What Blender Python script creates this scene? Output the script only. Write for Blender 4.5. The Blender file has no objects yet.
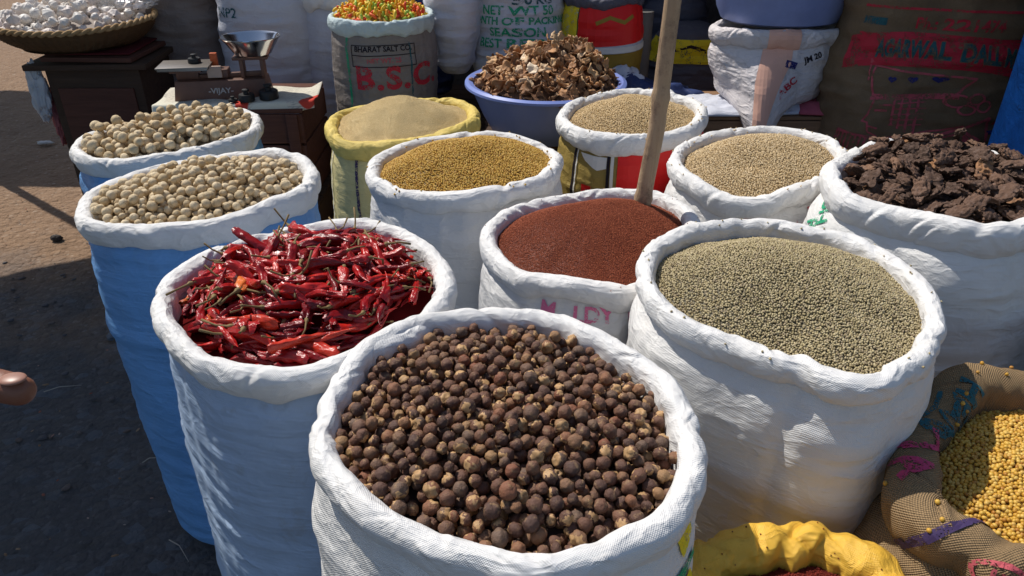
import bpy, bmesh, math, random
import numpy as np
from mathutils import Vector, Matrix, Euler
random.seed(7); RNG = np.random.default_rng(7)
scn = bpy.context.scene
COL = scn.collection
PI = math.pi

# ------------------------------------------------------------------ helpers
def tag(o, label=None, cat=None, group=None, kind=None):
    if label: o['label'] = label
    if cat: o['category'] = cat
    if group: o['group'] = group
    if kind: o['kind'] = kind
    return o

def empty(name, loc=(0, 0, 0), rz=0, label=None, cat=None, group=None):
    o = bpy.data.objects.new(name, None); COL.objects.link(o)
    o.location = loc; o.rotation_euler = (0, 0, rz); o.empty_display_size = .1
    return tag(o, label, cat, group)

def link(name, me, mat=None, parent=None):
    o = bpy.data.objects.new(name, me); COL.objects.link(o)
    if mat is not None:
        for m in (mat if isinstance(mat, (list, tuple)) else [mat]): me.materials.append(m)
    if parent is not None: o.parent = parent
    return o

def np_mesh(name, V, F, uv=None, smooth=True, matidx=None):
    """V (n,3), F (m,k) int; uv (m,k,2)"""
    me = bpy.data.meshes.new(name)
    V = np.asarray(V, np.float32); F = np.asarray(F, np.int32)
    m, k = F.shape
    me.vertices.add(len(V)); me.vertices.foreach_set('co', V.ravel())
    me.loops.add(m * k); me.loops.foreach_set('vertex_index', F.ravel())
    me.polygons.add(m); me.polygons.foreach_set('loop_start', np.arange(0, m * k, k, dtype=np.int32))
    if matidx is not None: me.polygons.foreach_set('material_index', np.asarray(matidx, np.int32))
    me.update(calc_edges=True)
    if uv is not None:
        l = me.uv_layers.new(name='UVMap'); l.data.foreach_set('uv', np.asarray(uv, np.float32).ravel())
    if smooth: me.polygons.foreach_set('use_smooth', np.ones(m, bool))
    me.validate(); me.update()
    return me

def hash3(ix, iy, iz, seed):
    n = (ix * 374761393 + iy * 668265263 + iz * 2147483647 + seed * 1274126177) & 0xffffffff
    n = ((n ^ (n >> 13)) * 1274126177) & 0xffffffff
    n = (n ^ (n >> 16)) & 0xffffffff
    n = (n * 2246822519) & 0xffffffff
    n = (n ^ (n >> 15)) & 0xffffff
    return n / float(0xffffff) * 2 - 1

def noise(P, f=1.0, seed=0, oct=1, sc=(1, 1, 1)):
    P = np.asarray(P, float) * np.array(sc) * f
    out = 0; amp = 1.0
    for o in range(oct):
        Q = P * (2 ** o) + 17.3 * o + seed * 3.7
        I = np.floor(Q).astype(np.int64); T = Q - I; T = T * T * T * (T * (6 * T - 15) + 10)
        r = 0
        for a in (0, 1):
            for b in (0, 1):
                for c in (0, 1):
                    w = (T[..., 0] if a else 1 - T[..., 0]) * (T[..., 1] if b else 1 - T[..., 1]) * (T[..., 2] if c else 1 - T[..., 2])
                    r = r + w * hash3(I[..., 0] + a + 7000, I[..., 1] + b + 9000, I[..., 2] + c + 11000, seed)
        out = out + amp * r; amp *= .5
    return out

def grid_mesh(name, P, closed_u=True, smooth=True, flip=False):
    nv, nu = P.shape[:2]
    ncu = nu if closed_u else nu - 1
    j = np.arange(ncu); i = np.arange(nv - 1)
    I, J = np.meshgrid(i, j, indexing='ij'); J2 = (J + 1) % nu
    F = np.stack([I * nu + J, I * nu + J2, (I + 1) * nu + J2, (I + 1) * nu + J], -1).reshape(-1, 4)
    F = F[:, ::-1] if not flip else F
    du = np.linalg.norm(np.roll(P, -1, 1) - P, axis=2).mean(0)
    cu = np.concatenate([[0], np.cumsum(du)])
    dv = np.linalg.norm(P[1:] - P[:-1], axis=2).mean(1)
    cv = np.concatenate([[0], np.cumsum(dv)])
    UV = np.stack([np.stack([cu[J], -cv[I]], -1), np.stack([cu[J + 1], -cv[I]], -1), np.stack([cu[J + 1], -cv[I + 1]], -1), np.stack([cu[J], -cv[I + 1]], -1)], 2).reshape(-1, 4, 2)
    UV = UV[:, ::-1] if not flip else UV
    return np_mesh(name, P.reshape(-1, 3), F, UV, smooth)

class BM:
    """collects boxes, tubes, lathes in one mesh"""
    def __init__(s): s.b = bmesh.new()
    def box(s, c, d, r=(0, 0, 0), bev=0.0, taper=None):
        m = Matrix.Translation(c) @ Euler(r).to_matrix().to_4x4() @ Matrix.Diagonal((d[0], d[1], d[2], 1))
        g = bmesh.ops.create_cube(s.b, size=1)
        if taper:
            for v in g['verts']:
                if v.co.z > 0: v.co.x *= taper[0]; v.co.y *= taper[1]
        bmesh.ops.transform(s.b, matrix=m, verts=g['verts'])
        if bev:
            es = list({e for v in g['verts'] for e in v.link_edges})
            bmesh.ops.bevel(s.b, geom=es, offset=bev, segments=2, affect='EDGES', profile=.6)
        return s
    def tube(s, pts, rad, n=10, cap=True):
        pts = [Vector(p) for p in pts]; rad = rad if isinstance(rad, (list, tuple)) else [rad] * len(pts)
        rings = []; prev = None
        for i, p in enumerate(pts):
            t = (pts[min(i + 1, len(pts) - 1)] - pts[max(i - 1, 0)]).normalized()
            if prev is None: a = t.orthogonal().normalized()
            else: a = (prev - t * prev.dot(t)).normalized()
            prev = a; b = t.cross(a)
            rings.append([s.b.verts.new(p + (a * math.cos(k * 2 * PI / n) + b * math.sin(k * 2 * PI / n)) * rad[i]) for k in range(n)])
        for r0, r1 in zip(rings, rings[1:]):
            for k in range(n): s.b.faces.new((r0[k], r0[(k + 1) % n], r1[(k + 1) % n], r1[k]))
        if cap:
            s.b.faces.new(rings[0][::-1]); s.b.faces.new(rings[-1])
        return s
    def lathe(s, prof, c=(0, 0, 0), n=48, sx=1, sy=1):
        rings = []
        for r, z in prof:
            rings.append([s.b.verts.new((c[0] + sx * r * math.cos(k * 2 * PI / n), c[1] + sy * r * math.sin(k * 2 * PI / n), c[2] + z)) for k in range(n)])
        for r0, r1 in zip(rings, rings[1:]):
            for k in range(n): s.b.faces.new((r0[k], r0[(k + 1) % n], r1[(k + 1) % n], r1[k]))
        if prof[0][0] > 1e-5: pass
        return s
    def build(s, name, mat, parent=None, smooth=False):
        bmesh.ops.recalc_face_normals(s.b, faces=s.b.faces)
        me = bpy.data.meshes.new(name); s.b.to_mesh(me); s.b.free()
        if smooth is True:
            me.polygons.foreach_set('use_smooth', [True] * len(me.polygons))
        elif smooth:
            me.polygons.foreach_set('use_smooth', [True] * len(me.polygons))
            me.set_sharp_from_angle(angle=math.radians(smooth))
        return link(name, me, mat, parent)

# ------------------------------------------------------------------ materials
class NT:
    def __init__(s, name):
        s.m = bpy.data.materials.new(name); s.m.use_nodes = True
        s.t = s.m.node_tree; s.N = s.t.nodes; s.L = s.t.links
        s.bsdf = s.N['Principled BSDF']; s.out = s.N['Material Output']
    def n(s, typ, **kw):
        o = s.N.new(typ)
        for k, v in kw.items():
            if k.startswith('_'): setattr(o, k[1:], v)
            else: o.inputs[k.replace('__', ' ')].default_value = v
        return o
    def l(s, a, b): s.L.new(a, b)
    def mix(s, f, a, b, blend='MIX'):
        o = s.N.new('ShaderNodeMix'); o.data_type = 'RGBA'; o.blend_type = blend
        for sock, v in ((o.inputs[0], f), (o.inputs[6], a), (o.inputs[7], b)):
            if hasattr(v, 'is_output'): s.l(v, sock)
            elif isinstance(v, (tuple, list)): sock.default_value = (*v[:3], 1)
            else: sock.default_value = v
        return o.outputs[2]
    def math(s, op, a, b=0.0, c=0.0, clamp=False):
        o = s.N.new('ShaderNodeMath'); o.operation = op; o.use_clamp = clamp
        for i, v in enumerate((a, b, c)):
            if hasattr(v, 'is_output'): s.l(v, o.inputs[i])
            else: o.inputs[i].default_value = v
        return o.outputs[0]
    def noise(s, vec, scale, detail=2, rough=.5, dist=0):
        o = s.n('ShaderNodeTexNoise', Scale=scale, Detail=detail, Roughness=rough, Distortion=dist)
        if vec is not None: s.l(vec, o.inputs['Vector'])
        return o.outputs[0]
    def ridge(s, vec, scale, detail=3, rough=.5, dist=0):
        o = s.n('ShaderNodeTexNoise', Scale=scale, Detail=detail, Roughness=rough, Distortion=dist); o.noise_type = 'RIDGED_MULTIFRACTAL'; o.normalize = True
        o.inputs['Offset'].default_value = .9; o.inputs['Gain'].default_value = 1.6
        s.l(vec, o.inputs['Vector']); return o.outputs[0]
    def mapping(s, vec, scale=(1, 1, 1), rot=(0, 0, 0)):
        o = s.N.new('ShaderNodeMapping'); s.l(vec, o.inputs[0]); o.inputs['Scale'].default_value = scale; o.inputs['Rotation'].default_value = rot
        return o.outputs[0]
    def ramp(s, fac, stops, interp='LINEAR'):
        o = s.N.new('ShaderNodeValToRGB'); s.l(fac, o.inputs[0]); o.color_ramp.interpolation = interp
        e = o.color_ramp.elements
        while len(e) < len(stops): e.new(.5)
        for el, (p, c) in zip(e, stops): el.position = p; el.color = (*c[:3], 1)
        return o.outputs[0]
    def bump(s, h, dist, strength=1.0, prev=None):
        o = s.n('ShaderNodeBump', Strength=strength, Distance=dist); s.l(h, o.inputs['Height'])
        if prev is not None: s.l(prev, o.inputs['Normal'])
        return o.outputs[0]
    def fin(s, col=None, normal=None, rough=None, spec=None, metal=None):
        if col is not None:
            if hasattr(col, 'is_output'): s.l(col, s.bsdf.inputs['Base Color'])
            else: s.bsdf.inputs['Base Color'].default_value = (*col[:3], 1)
        if normal is not None: s.l(normal, s.bsdf.inputs['Normal'])
        if rough is not None:
            if hasattr(rough, 'is_output'): s.l(rough, s.bsdf.inputs['Roughness'])
            else: s.bsdf.inputs['Roughness'].default_value = rough
        if spec is not None: s.bsdf.inputs['Specular IOR Level'].default_value = spec
        if metal is not None: s.bsdf.inputs['Metallic'].default_value = metal
        return s.m
    @property
    def uv(s): return s.n('ShaderNodeTexCoord').outputs['UV']
    @property
    def obj(s): return s.n('ShaderNodeTexCoord').outputs['Object']

def weave_height(t, uv, pitch):
    sep = t.n('ShaderNodeSeparateXYZ'); t.l(uv, sep.inputs[0])
    k = 2 * PI / pitch
    a = t.math('SINE', t.math('MULTIPLY', sep.outputs[0], k)); b = t.math('SINE', t.math('MULTIPLY', sep.outputs[1], k))
    return t.math('MULTIPLY', a, b)

def fabric(name, col, pitch=.0030, weave=.00020, dirt=(.45, .38, .28), dirtamt=.25, rough=.55, crinkle=.0022, lines=.0010, stripe=None, var=.9, spec=.3):
    """woven plastic sack cloth; stripe = list of (centre, half width, colour) across u in metres (printed stripes run down the cloth)"""
    t = NT(name); uv = t.uv; ob = t.obj
    big = t.noise(ob, 6, 3, .6)
    c = t.mix(t.ramp(big, [(.35, (0, 0, 0)), (.7, (1, 1, 1))]), col, tuple(x * var for x in col))
    if stripe:
        sep = t.n('ShaderNodeSeparateXYZ'); t.l(uv, sep.inputs[0])
        for cen, hw, sc in stripe:
            d = t.math('ABSOLUTE', t.math('SUBTRACT', sep.outputs[0], cen))
            c = t.mix(t.math('LESS_THAN', d, hw), c, sc)
    dn = t.ramp(t.noise(ob, 14, 5, .7), [(.56, (0, 0, 0)), (.78, (1, 1, 1))])
    c = t.mix(t.math('MULTIPLY', dn, dirtamt), c, dirt)
    fine = t.noise(t.mapping(uv, (1, 1, 1)), 900, 1)
    c = t.mix(t.math('MULTIPLY', fine, .16), c, tuple(x * .45 for x in col))
    n = t.bump(t.noise(t.mapping(uv, (9, 150, 1)), 1, 3, .6, .8), lines)
    n = t.bump(t.ridge(t.mapping(uv, (1, 2.2, 1), (0, 0, .35)), 9, 3, .5, .5), crinkle * .8, prev=n)
    n = t.bump(t.ridge(t.mapping(uv, (1, 1.5, 1), (0, 0, -.7)), 26, 4, .55, .8), crinkle * .30, prev=n)
    n = t.bump(t.noise(uv, 60, 5, .65, .6), crinkle * .5, prev=n)
    n = t.bump(weave_height(t, uv, pitch), weave, prev=n)
    return t.fin(c, n, rough, spec)

def burlap(name, col=(.37, .25, .135)):
    t = NT(name); uv = t.uv; ob = t.obj
    w = weave_height(t, uv, .0040)
    w2 = t.math('ADD', w, t.math('MULTIPLY', t.noise(uv, 420, 2), 1.2))
    c = t.mix(t.ramp(w2, [(.1, (0, 0, 0)), (1, (1, 1, 1))]), tuple(x * .42 for x in col), tuple(min(1, x * 1.25) for x in col))
    c = t.mix(t.ramp(t.noise(ob, 9, 4, .65), [(.35, (0, 0, 0)), (.75, (1, 1, 1))]), c, tuple(x * .62 for x in col))
    n = t.bump(w, .0009); n = t.bump(t.noise(uv, 30, 4, .6), .004, prev=n)
    return t.fin(c, n, .9, .1)

def print_mat(name, col, wear=.5, rough=.6):
    t = NT(name)
    nz = t.noise(t.obj, 260, 4, .7)
    nz2 = t.noise(t.obj, 28, 3, .6)
    f = t.math('GREATER_THAN', t.math('ADD', t.math('MULTIPLY', nz, .6), t.math('MULTIPLY', nz2, .4)), wear)
    tr = t.n('ShaderNodeBsdfTransparent'); mx = t.n('ShaderNodeMixShader')
    t.fin(col, None, rough, .2)
    t.l(f, mx.inputs[0]); t.l(tr.outputs[0], mx.inputs[1]); t.l(t.bsdf.outputs[0], mx.inputs[2]); t.l(mx.outputs[0], t.out.inputs[0])
    return t.m

def island_mat(name, stops, rough=.6, spec=.3, fine=True, pos=None):
    t = NT(name)
    g = t.N.new('ShaderNodeNewGeometry')
    c = t.ramp(g.outputs['Random Per Island'], stops)
    if fine: c = t.mix(.35, c, t.ramp(t.noise(t.obj, 700, 2), [(.35, tuple(x * .5 for x in stops[0][1])), (.65, tuple(min(1, x * 1.15) for x in stops[-1][1]))]))
    if pos: c = t.mix(t.math('MULTIPLY', t.ramp(t.noise(t.obj, 11, 3), [(.4, (0, 0, 0)), (.7, (1, 1, 1))]), pos), c, tuple(x * .6 for x in stops[0][1]))
    return t.fin(c, None, rough, spec)

def objrand_mat(name, stops, rough=.6, spec=.3, bumpsc=300, bumpd=.0008, mottled=None, msc=120, mth=(.5, .62), k=1.0):
    bumpsc *= k; msc *= k
    t = NT(name)
    g = t.N.new('ShaderNodeObjectInfo'); geo = t.N.new('ShaderNodeNewGeometry')
    r = t.math('FRACT', t.math('ADD', g.outputs['Random'], geo.outputs['Random Per Island']))
    c = t.ramp(r, stops)
    ob = t.obj
    if mottled: c = t.mix(t.ramp(t.noise(ob, msc, 3, .6), [(mth[0], (0, 0, 0)), (mth[1], (1, 1, 1))]), c, mottled)
    n = t.bump(t.noise(ob, bumpsc, 4, .65), bumpd * .02)
    return t.fin(c, n, rough, spec)

def simple(name, col, rough=.6, spec=.3, metal=0, bsc=0, bd=.001, var=.75, vsc=8):
    t = NT(name); ob = t.obj
    c = t.mix(t.ramp(t.noise(ob, vsc, 5, .65), [(.3, (0, 0, 0)), (.7, (1, 1, 1))]), col, tuple(x * var for x in col))
    n = t.bump(t.noise(ob, bsc, 4, .6), bd) if bsc else None
    return t.fin(c, n, rough, spec, metal)

def wood(name, col, rough=.75):
    t = NT(name); ob = t.obj
    g = t.noise(t.mapping(ob, (3, 40, 40)), 1.5, 5, .65, .6)
    c = t.mix(g, tuple(x * .45 for x in col), tuple(x * 1.3 for x in col))
    return t.fin(c, t.bump(g, .002), rough, .2)

WHITE = (.76, .75, .735)
M = {}
M['white'] = fabric('white woven plastic', WHITE)
M['white_rim'] = fabric('white woven plastic fold', (.80, .79, .775), crinkle=.0028, lines=.0008, dirtamt=.18)
M['white_big'] = fabric('coarse white woven plastic', (.78, .77, .75), pitch=.0032, weave=.00020, lines=.0012)
M['blue_shade_body'] = fabric('blue shade tinted woven plastic', (.17, .40, .78), lines=.0018, dirt=(.3, .33, .36), dirtamt=.2, var=.8, rough=.45)  # white sacks; the blue of sky-lit shade is put into the cloth colour
M['pale_blue_shade'] = fabric('pale blue shade tinted woven plastic', (.45, .58, .78), lines=.0018, dirt=(.25, .2, .13), dirtamt=.5, var=.85)  # chilli sack: a paler shade tint put into its white cloth
M['lilac'] = fabric('grey white woven plastic', (.60, .62, .70))
M['brown_grey'] = fabric('brown grey sack cloth', (.22, .18, .16))
M['yellow_rim'] = fabric('yellow woven plastic fold', (.74, .56, .15), crinkle=.003, lines=.001, dirtamt=.1)
M['yellow_pale'] = fabric('pale yellow woven plastic', (.66, .57, .27), lines=.0018)
M['orange_rim'] = fabric('deep yellow woven plastic', (.80, .47, .06), crinkle=.003, lines=.001, dirtamt=.1, rough=.4)
M['gold_body'] = fabric('gold brown printed plastic', (.36, .26, .07), var=.7)
M['dingy'] = fabric('dingy striped sack cloth', (.26, .23, .21), dirt=(.22, .1, .1), dirtamt=.5)
M['mint_rim'] = fabric('pale mint fold', (.55, .66, .68))
M['dark_blue'] = fabric('dark blue cloth', (.03, .05, .15))
M['dark_grey'] = fabric('dark sack cloth', (.10, .10, .13))
M['maroon_cloth'] = fabric('maroon sack cloth', (.12, .035, .04))
M['pinkwhite'] = fabric('white and salmon woven plastic', (.74, .69, .69), crinkle=.005)
M['salmon'] = print_mat('salmon print', (.78, .45, .34), .30)
M['burlap'] = burlap('burlap')
M['burlap_dark'] = burlap('dark burlap', (.30, .20, .11))
M['burlap_shop'] = burlap('fine burlap', (.32, .22, .13))
M['red_print'] = print_mat('red print', (.50, .03, .05), .455)
M['faded_red'] = print_mat('faded red print', (.52, .10, .12), .47)
M['pink_print'] = print_mat('pink print', (.50, .05, .14), .455)
M['palepink_print'] = print_mat('pale pink print', (.70, .18, .32), .43)
M['teal_print'] = print_mat('teal print', (.02, .10, .12), .47)
M['green_print'] = print_mat('green print', (.03, .33, .17), .455)
M['yellow_print'] = print_mat('yellow print', (.78, .62, .03), .44)
M['navy_print'] = print_mat('navy print', (.03, .03, .14), .44)
M['purple_print'] = print_mat('purple print', (.055, .035, .10), .47)
M['white_print'] = print_mat('white print', (.72, .70, .66), .36)
M['black_print'] = print_mat('black print', (.02, .015, .02), .35)
M['solid_red'] = print_mat('bright red print', (.70, .02, .02), .2, .4)

# ------------------------------------------------------------------ sack builder
def outline(pts, n=640):
    P = np.array(pts, float); m = len(P)
    d = np.linalg.norm(np.roll(P, -1, 0) - P, axis=1)
    out = []
    for i in range(m):
        p0, p1, p2, p3 = P[i - 1], P[i], P[(i + 1) % m], P[(i + 2) % m]
        for t in np.linspace(0, 1, 24, endpoint=False):
            out.append(.5 * ((2 * p1) + (-p0 + p2) * t + (2 * p0 - 5 * p1 + 4 * p2 - p3) * t * t + (-p0 + 3 * p1 - 3 * p2 + p3) * t ** 3))
    Q = np.array(out)
    for _ in range(12): Q = (np.roll(Q, 1, 0) + 2 * Q + np.roll(Q, -1, 0)) / 4
    seg = np.linalg.norm(np.roll(Q, -1, 0) - Q, axis=1); cum = np.concatenate([[0], np.cumsum(seg)])
    s = np.linspace(0, cum[-1], n, endpoint=False)
    Qc = np.vstack([Q, Q[:1]])
    R = np.stack([np.interp(s, cum, Qc[:, 0]), np.interp(s, cum, Qc[:, 1])], 1)
    T = np.roll(R, -1, 0) - np.roll(R, 1, 0); T /= np.linalg.norm(T, axis=1)[:, None]
    N = np.stack([T[:, 1], -T[:, 0]], 1)
    return R, N, cum[-1]

SACKS = {}

class Surf:
    def __init__(s, P):
        s.P = P; s.nv, s.nu = P.shape[:2]
        s.du = np.linalg.norm(np.roll(P, -1, 1) - P, axis=2).mean()
        s.dv = np.linalg.norm(P[1:] - P[:-1], axis=2).mean(1)
        s.cv = np.concatenate([[0], np.cumsum(s.dv)])
        dU = np.roll(P, -1, 1) - np.roll(P, 1, 1); dV = np.gradient(P, axis=0)
        Nn = np.cross(dV, dU); Nn /= np.linalg.norm(Nn, axis=2)[..., None] + 1e-9
        s.N = Nn
        c = P.mean((0, 1)); 
        if np.sum((P - c) * Nn) < 0: s.N = -Nn
    def col_at(s, ang, c=None):
        """column whose direction from the centre is ang (radians)"""
        c = s.P[0].mean(0) if c is None else c
        a = np.arctan2(s.P[s.nv // 2, :, 1] - c[1], s.P[s.nv // 2, :, 0] - c[0])
        return int(np.argmin(np.abs(np.angle(np.exp(1j * (a - ang))))))
    def place(s, col0, v0, x, y, off=.0022):
        j = (col0 + np.asarray(x) / s.du) % s.nu; vv = np.clip(v0 - np.asarray(y), 0, s.cv[-1])
        i = np.interp(vv, s.cv, np.arange(s.nv)); i = np.clip(i, 0, s.nv - 1.001)
        i0 = i.astype(int); j0 = j.astype(int) % s.nu; fi = (i - i0)[:, None]; fj = (j - np.floor(j))[:, None]; j1 = (j0 + 1) % s.nu
        g = lambda A: (A[i0, j0] * (1 - fi) * (1 - fj) + A[i0 + 1, j0] * fi * (1 - fj) + A[i0, j1] * (1 - fi) * fj + A[i0 + 1, j1] * fi * fj)
        return g(s.P) + g(s.N) * off

def text_mesh(txt, size, bold=.0, xs=1.0, align='CENTER', space=1.0):
    cu = bpy.data.curves.new('lettering', 'FONT'); cu.body = txt; cu.size = size; cu.align_x = align; cu.align_y = 'CENTER'; cu.offset = bold; cu.resolution_u = 3; cu.space_character = space
    o = bpy.data.objects.new('lettering', cu); COL.objects.link(o)
    dg = bpy.context.evaluated_depsgraph_get(); me = bpy.data.meshes.new_from_object(o.evaluated_get(dg))
    bpy.data.objects.remove(o); bpy.data.curves.remove(cu)
    b = bmesh.new(); b.from_mesh(me); bpy.data.meshes.remove(me)
    for v in b.verts: v.co.x *= xs
    return b

def poly_mesh(polys):
    b = bmesh.new()
    for p in polys:
        vs = [b.verts.new((x, y, 0)) for x, y in p]
        try: b.faces.new(vs)
        except Exception: pass
    bmesh.ops.triangulate(b, faces=b.faces)
    return b

def line_poly(pts, w):
    """a stroke of width w as quads"""
    out = []
    for (x0, y0), (x1, y1) in zip(pts, pts[1:]):
        l = math.hypot(x1 - x0, y1 - y0) or 1; nx, ny = -(y1 - y0) / l * w / 2, (x1 - x0) / l * w / 2
        ex, ey = (x1 - x0) / l * w * .3, (y1 - y0) / l * w * .3
        out.append([(x0 + nx - ex, y0 + ny - ey), (x0 - nx - ex, y0 - ny - ey), (x1 - nx + ex, y1 - ny + ey), (x1 + nx + ex, y1 + ny + ey)])
    return out

def ring_poly(cx, cy, rx, ry, w, n=24):
    P = [(cx + rx * math.cos(2 * PI * k / n), cy + ry * math.sin(2 * PI * k / n)) for k in range(n + 1)]
    return line_poly(P, w)

def decal(surf, b, col0, v0, mat, parent, name='printed_lettering', rot=0, off=.0024, step=.012, warp=None):
    xs = [v.co.x for v in b.verts]; ys = [v.co.y for v in b.verts]
    for lo, hi, no in ((min(xs), max(xs), (1, 0, 0)), (min(ys), max(ys), (0, 1, 0))):
        k = math.floor(lo / step) + 1
        while k * step < hi:
            bmesh.ops.bisect_plane(b, geom=b.verts[:] + b.edges[:] + b.faces[:], plane_co=Vector(no) * k * step, plane_no=no); k += 1
    A = np.array([v.co[:2] for v in b.verts])
    if warp: A = np.array([warp(x, y) for x, y in A])
    c, s_ = math.cos(rot), math.sin(rot)
    X = A[:, 0] * c - A[:, 1] * s_; Y = A[:, 0] * s_ + A[:, 1] * c
    P = surf.place(col0, v0, X, Y, off)
    pl = Vector((0, 0, 0)) if parent is None else parent.location
    for v, p in zip(b.verts, P): v.co = Vector(p) - pl
    me = bpy.data.meshes.new(name); b.to_mesh(me); b.free()
    o = link(name, me, mat, parent)
    return o

def make_sack(key, name, label, pts, z, rw=.017, rh=.019, bulge=.04, mats=('white', 'white_rim'), seed=0, base=1.0, sag=.010, twist=3, lump=1.0, drop=1.6, group='open sacks of spices and grains', lean=(0, 0), zb=0.0, round_=.6, neigh=True, cat='sack'):
    R, N, per = outline(pts); c = R.mean(0)
    n = len(R)
    th = np.arange(n) / n * 2 * PI
    root = empty(name, (c[0], c[1], zb), 0, label, cat, group)
    L = np.array([c[0], c[1], zb])
    # --- rolled rim: inner wall, over the top, curled under outside
    zc = z + sag * noise(np.stack([np.cos(th), np.sin(th), th * 0], 1), 1.3, seed)
    prof = [(-1.0 * rw, -.085), (-1.05 * rw, -.05), (-1.05 * rw, -.025)]
    for a in np.linspace(175, -140, 34): prof.append((rw * math.cos(math.radians(a)), rh * math.sin(math.radians(a)) * (drop if a < 0 else 1)))
    prof = np.array(prof)
    ang = np.concatenate([[200, 190, 182], np.linspace(175, -140, 34)]) * PI / 180
    arc = th / (2 * PI) * per
    K = np.ones((len(prof), n))
    rs = np.random.default_rng(seed + 100)
    for _ in range(twist):
        s0 = rs.uniform(0, per); sl = rs.uniform(.008, .02) * rs.choice([-1, 1]); w = rs.uniform(.008, .016)
        d = (arc[None, :] - s0 - sl * ang[:, None] + per / 2) % per - per / 2
        K *= 1 - .20 * np.exp(-(d / w) ** 2) + .09 * np.exp(-((d - w * 2.2) / (w * 1.5)) ** 2)
    A2 = ang[:, None]
    for _ in range(int((10 + twist) * min(lump, 2.0) * per / 1.4)):
        s0 = rs.uniform(0, per); sl = rs.uniform(.010, .034) * rs.choice([-1, 1]); w = rs.uniform(.0035, .0065); a0 = rs.uniform(-.6, 2.6); aw = rs.uniform(.5, 1.1)
        d = (arc[None, :] - s0 - sl * (A2 - a0) + per / 2) % per - per / 2; env = np.exp(-((A2 - a0) / aw) ** 2) * rs.uniform(.5, 1.0)
        K += env * (-.20 * np.exp(-(d / w) ** 2) + .15 * np.exp(-((d - w * 1.9) / (w * 1.3)) ** 2))
    ring = np.stack([np.cos(th), np.sin(th), th * 0 + seed], 1)
    R = R + N * (.0040 * noise(ring, 4.5, seed + 31, 2) * min(lump, 1.5))[:, None]
    hem = 1 + .34 * noise(ring, 3.4, seed + 33, 2)
    prof3 = np.repeat(prof[:, 1:2], n, 1); prof3[prof[:, 1] < 0] = prof3[prof[:, 1] < 0] * np.where(ang[prof[:, 1] < 0][:, None] < 0, hem[None, :], 1)
    base_pt = np.stack([R[None, :, 0] + N[None, :, 0] * prof[:, :1], R[None, :, 1] + N[None, :, 1] * prof[:, :1], zc[None, :] + prof3], -1)
    f1 = noise(base_pt, 16, seed, 2); 
    sw = np.stack([(arc[None, :] + .02 * ang[:, None]) * np.ones_like(K), ang[:, None] * .012 * np.ones_like(K), K * 0 + seed], -1)
    cre = 1 - 2 * np.abs(noise(sw, 34, seed + 5, 2, (1, 1.6, 1)))
    sw2 = np.stack([(arc[None, :] - .035 * ang[:, None]) * np.ones_like(K), ang[:, None] * .02 * np.ones_like(K), K * 0 + seed + 3], -1)
    cre2 = np.clip(1 - 3.2 * np.abs(noise(sw2, 17, seed + 6, 1, (1, 1, 1))), 0, 1) * (.5 + .5 * noise(base_pt, 9, seed + 8))
    amp = np.ones(len(prof)); amp[:3] = .5
    big = 1 + .08 * noise(np.stack([np.cos(th), np.sin(th), th * 0 + 4], 1), 2.2, seed + 3)
    disp = (K * big[None, :] - 1) * rw + amp[:, None] * lump * (.0012 * f1 + .0010 * cre + .0014 * cre2)
    cn = np.stack([np.cos(ang), np.sin(ang)], 1)
    P = base_pt.copy()
    P[..., 0] += N[None, :, 0] * disp * cn[:, :1]; P[..., 1] += N[None, :, 1] * disp * cn[:, :1]; P[..., 2] += disp * cn[:, 1:2]
    rim = Surf(P)
    o = link('rolled_rim', grid_mesh('rolled_rim', P - L), M[mats[1]], root)
    # --- body
    nz = 120
    zt = z - rh * .55
    tt = np.linspace(0, 1, nz) ** 1.1
    zz = zt + (zb + .004 - zt) * tt
    h = zt - zb
    off = -rw * .55 + (bulge + rw * .55) * (1 - np.exp(-((zt - zz) / .05)))
    off = off - bulge * (1.25 - base) * np.clip((zt - zz) / h, 0, 1) ** 2
    tuck = np.clip((.055 - (zz - zb)) / .055, 0, 1); off = off - .045 * tuck ** 2
    meanr = np.linalg.norm(R - c, axis=1).mean(); dirs = (R - c) / np.linalg.norm(R - c, axis=1)[:, None]
    blend = round_ * np.clip((zt - zz) / h, 0, 1)
    B = np.zeros((nz, n, 3))
    for i in range(nz):
        xy = R * (1 - blend[i]) + (c + dirs * meanr) * blend[i] + N * off[i]
        f = np.clip((zt - zz[i]) / h, 0, 1)
        B[i, :, 0] = xy[:, 0] + lean[0] * f; B[i, :, 1] = xy[:, 1] + lean[1] * f; B[i, :, 2] = zz[i]
    fade = np.clip((zt - zz) / .05, 0, 1)[:, None]
    d = .0055 * noise(B, 4, seed + 9, 2) * fade
    d += .0018 * noise(B, 1, seed + 11, 3, (4, 4, 48)) * fade
    d += .0050 * np.clip(1 - 4 * np.abs(noise(B, 1, seed + 15, 1, (3.0, 3.0, 5.5))), 0, 1) * fade
    d += .0016 * np.clip(1 - 3 * np.abs(noise(B, 1, seed + 12, 2, (3.5, 3.5, 26))), 0, 1) * fade
    d += .0035 * noise(B, 1, seed + 13, 2, (30, 30, 5)) * fade * np.exp(-((zt - zz) / .07))[:, None]
    B[..., 0] += N[None, :, 0] * d; B[..., 1] += N[None, :, 1] * d
    if neigh:
        ri = meanr + bulge * .6
        for k2, (c2, r2, z2) in NB.items():
            if k2 == key: continue
            e = np.array(c2) - c; dd = np.linalg.norm(e)
            if dd > ri + r2 + .2: continue
            e /= dd; lim = dd * ri / (ri + r2) - .004
            t = (B[..., :2] - c) @ e
            w = np.clip((z2 + .02 - B[..., 2]) / .05, 0, 1)
            ov = np.clip(t - lim, 0, None) * w
            B[..., :2] -= ov[..., None] * e
    body = Surf(B)
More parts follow.
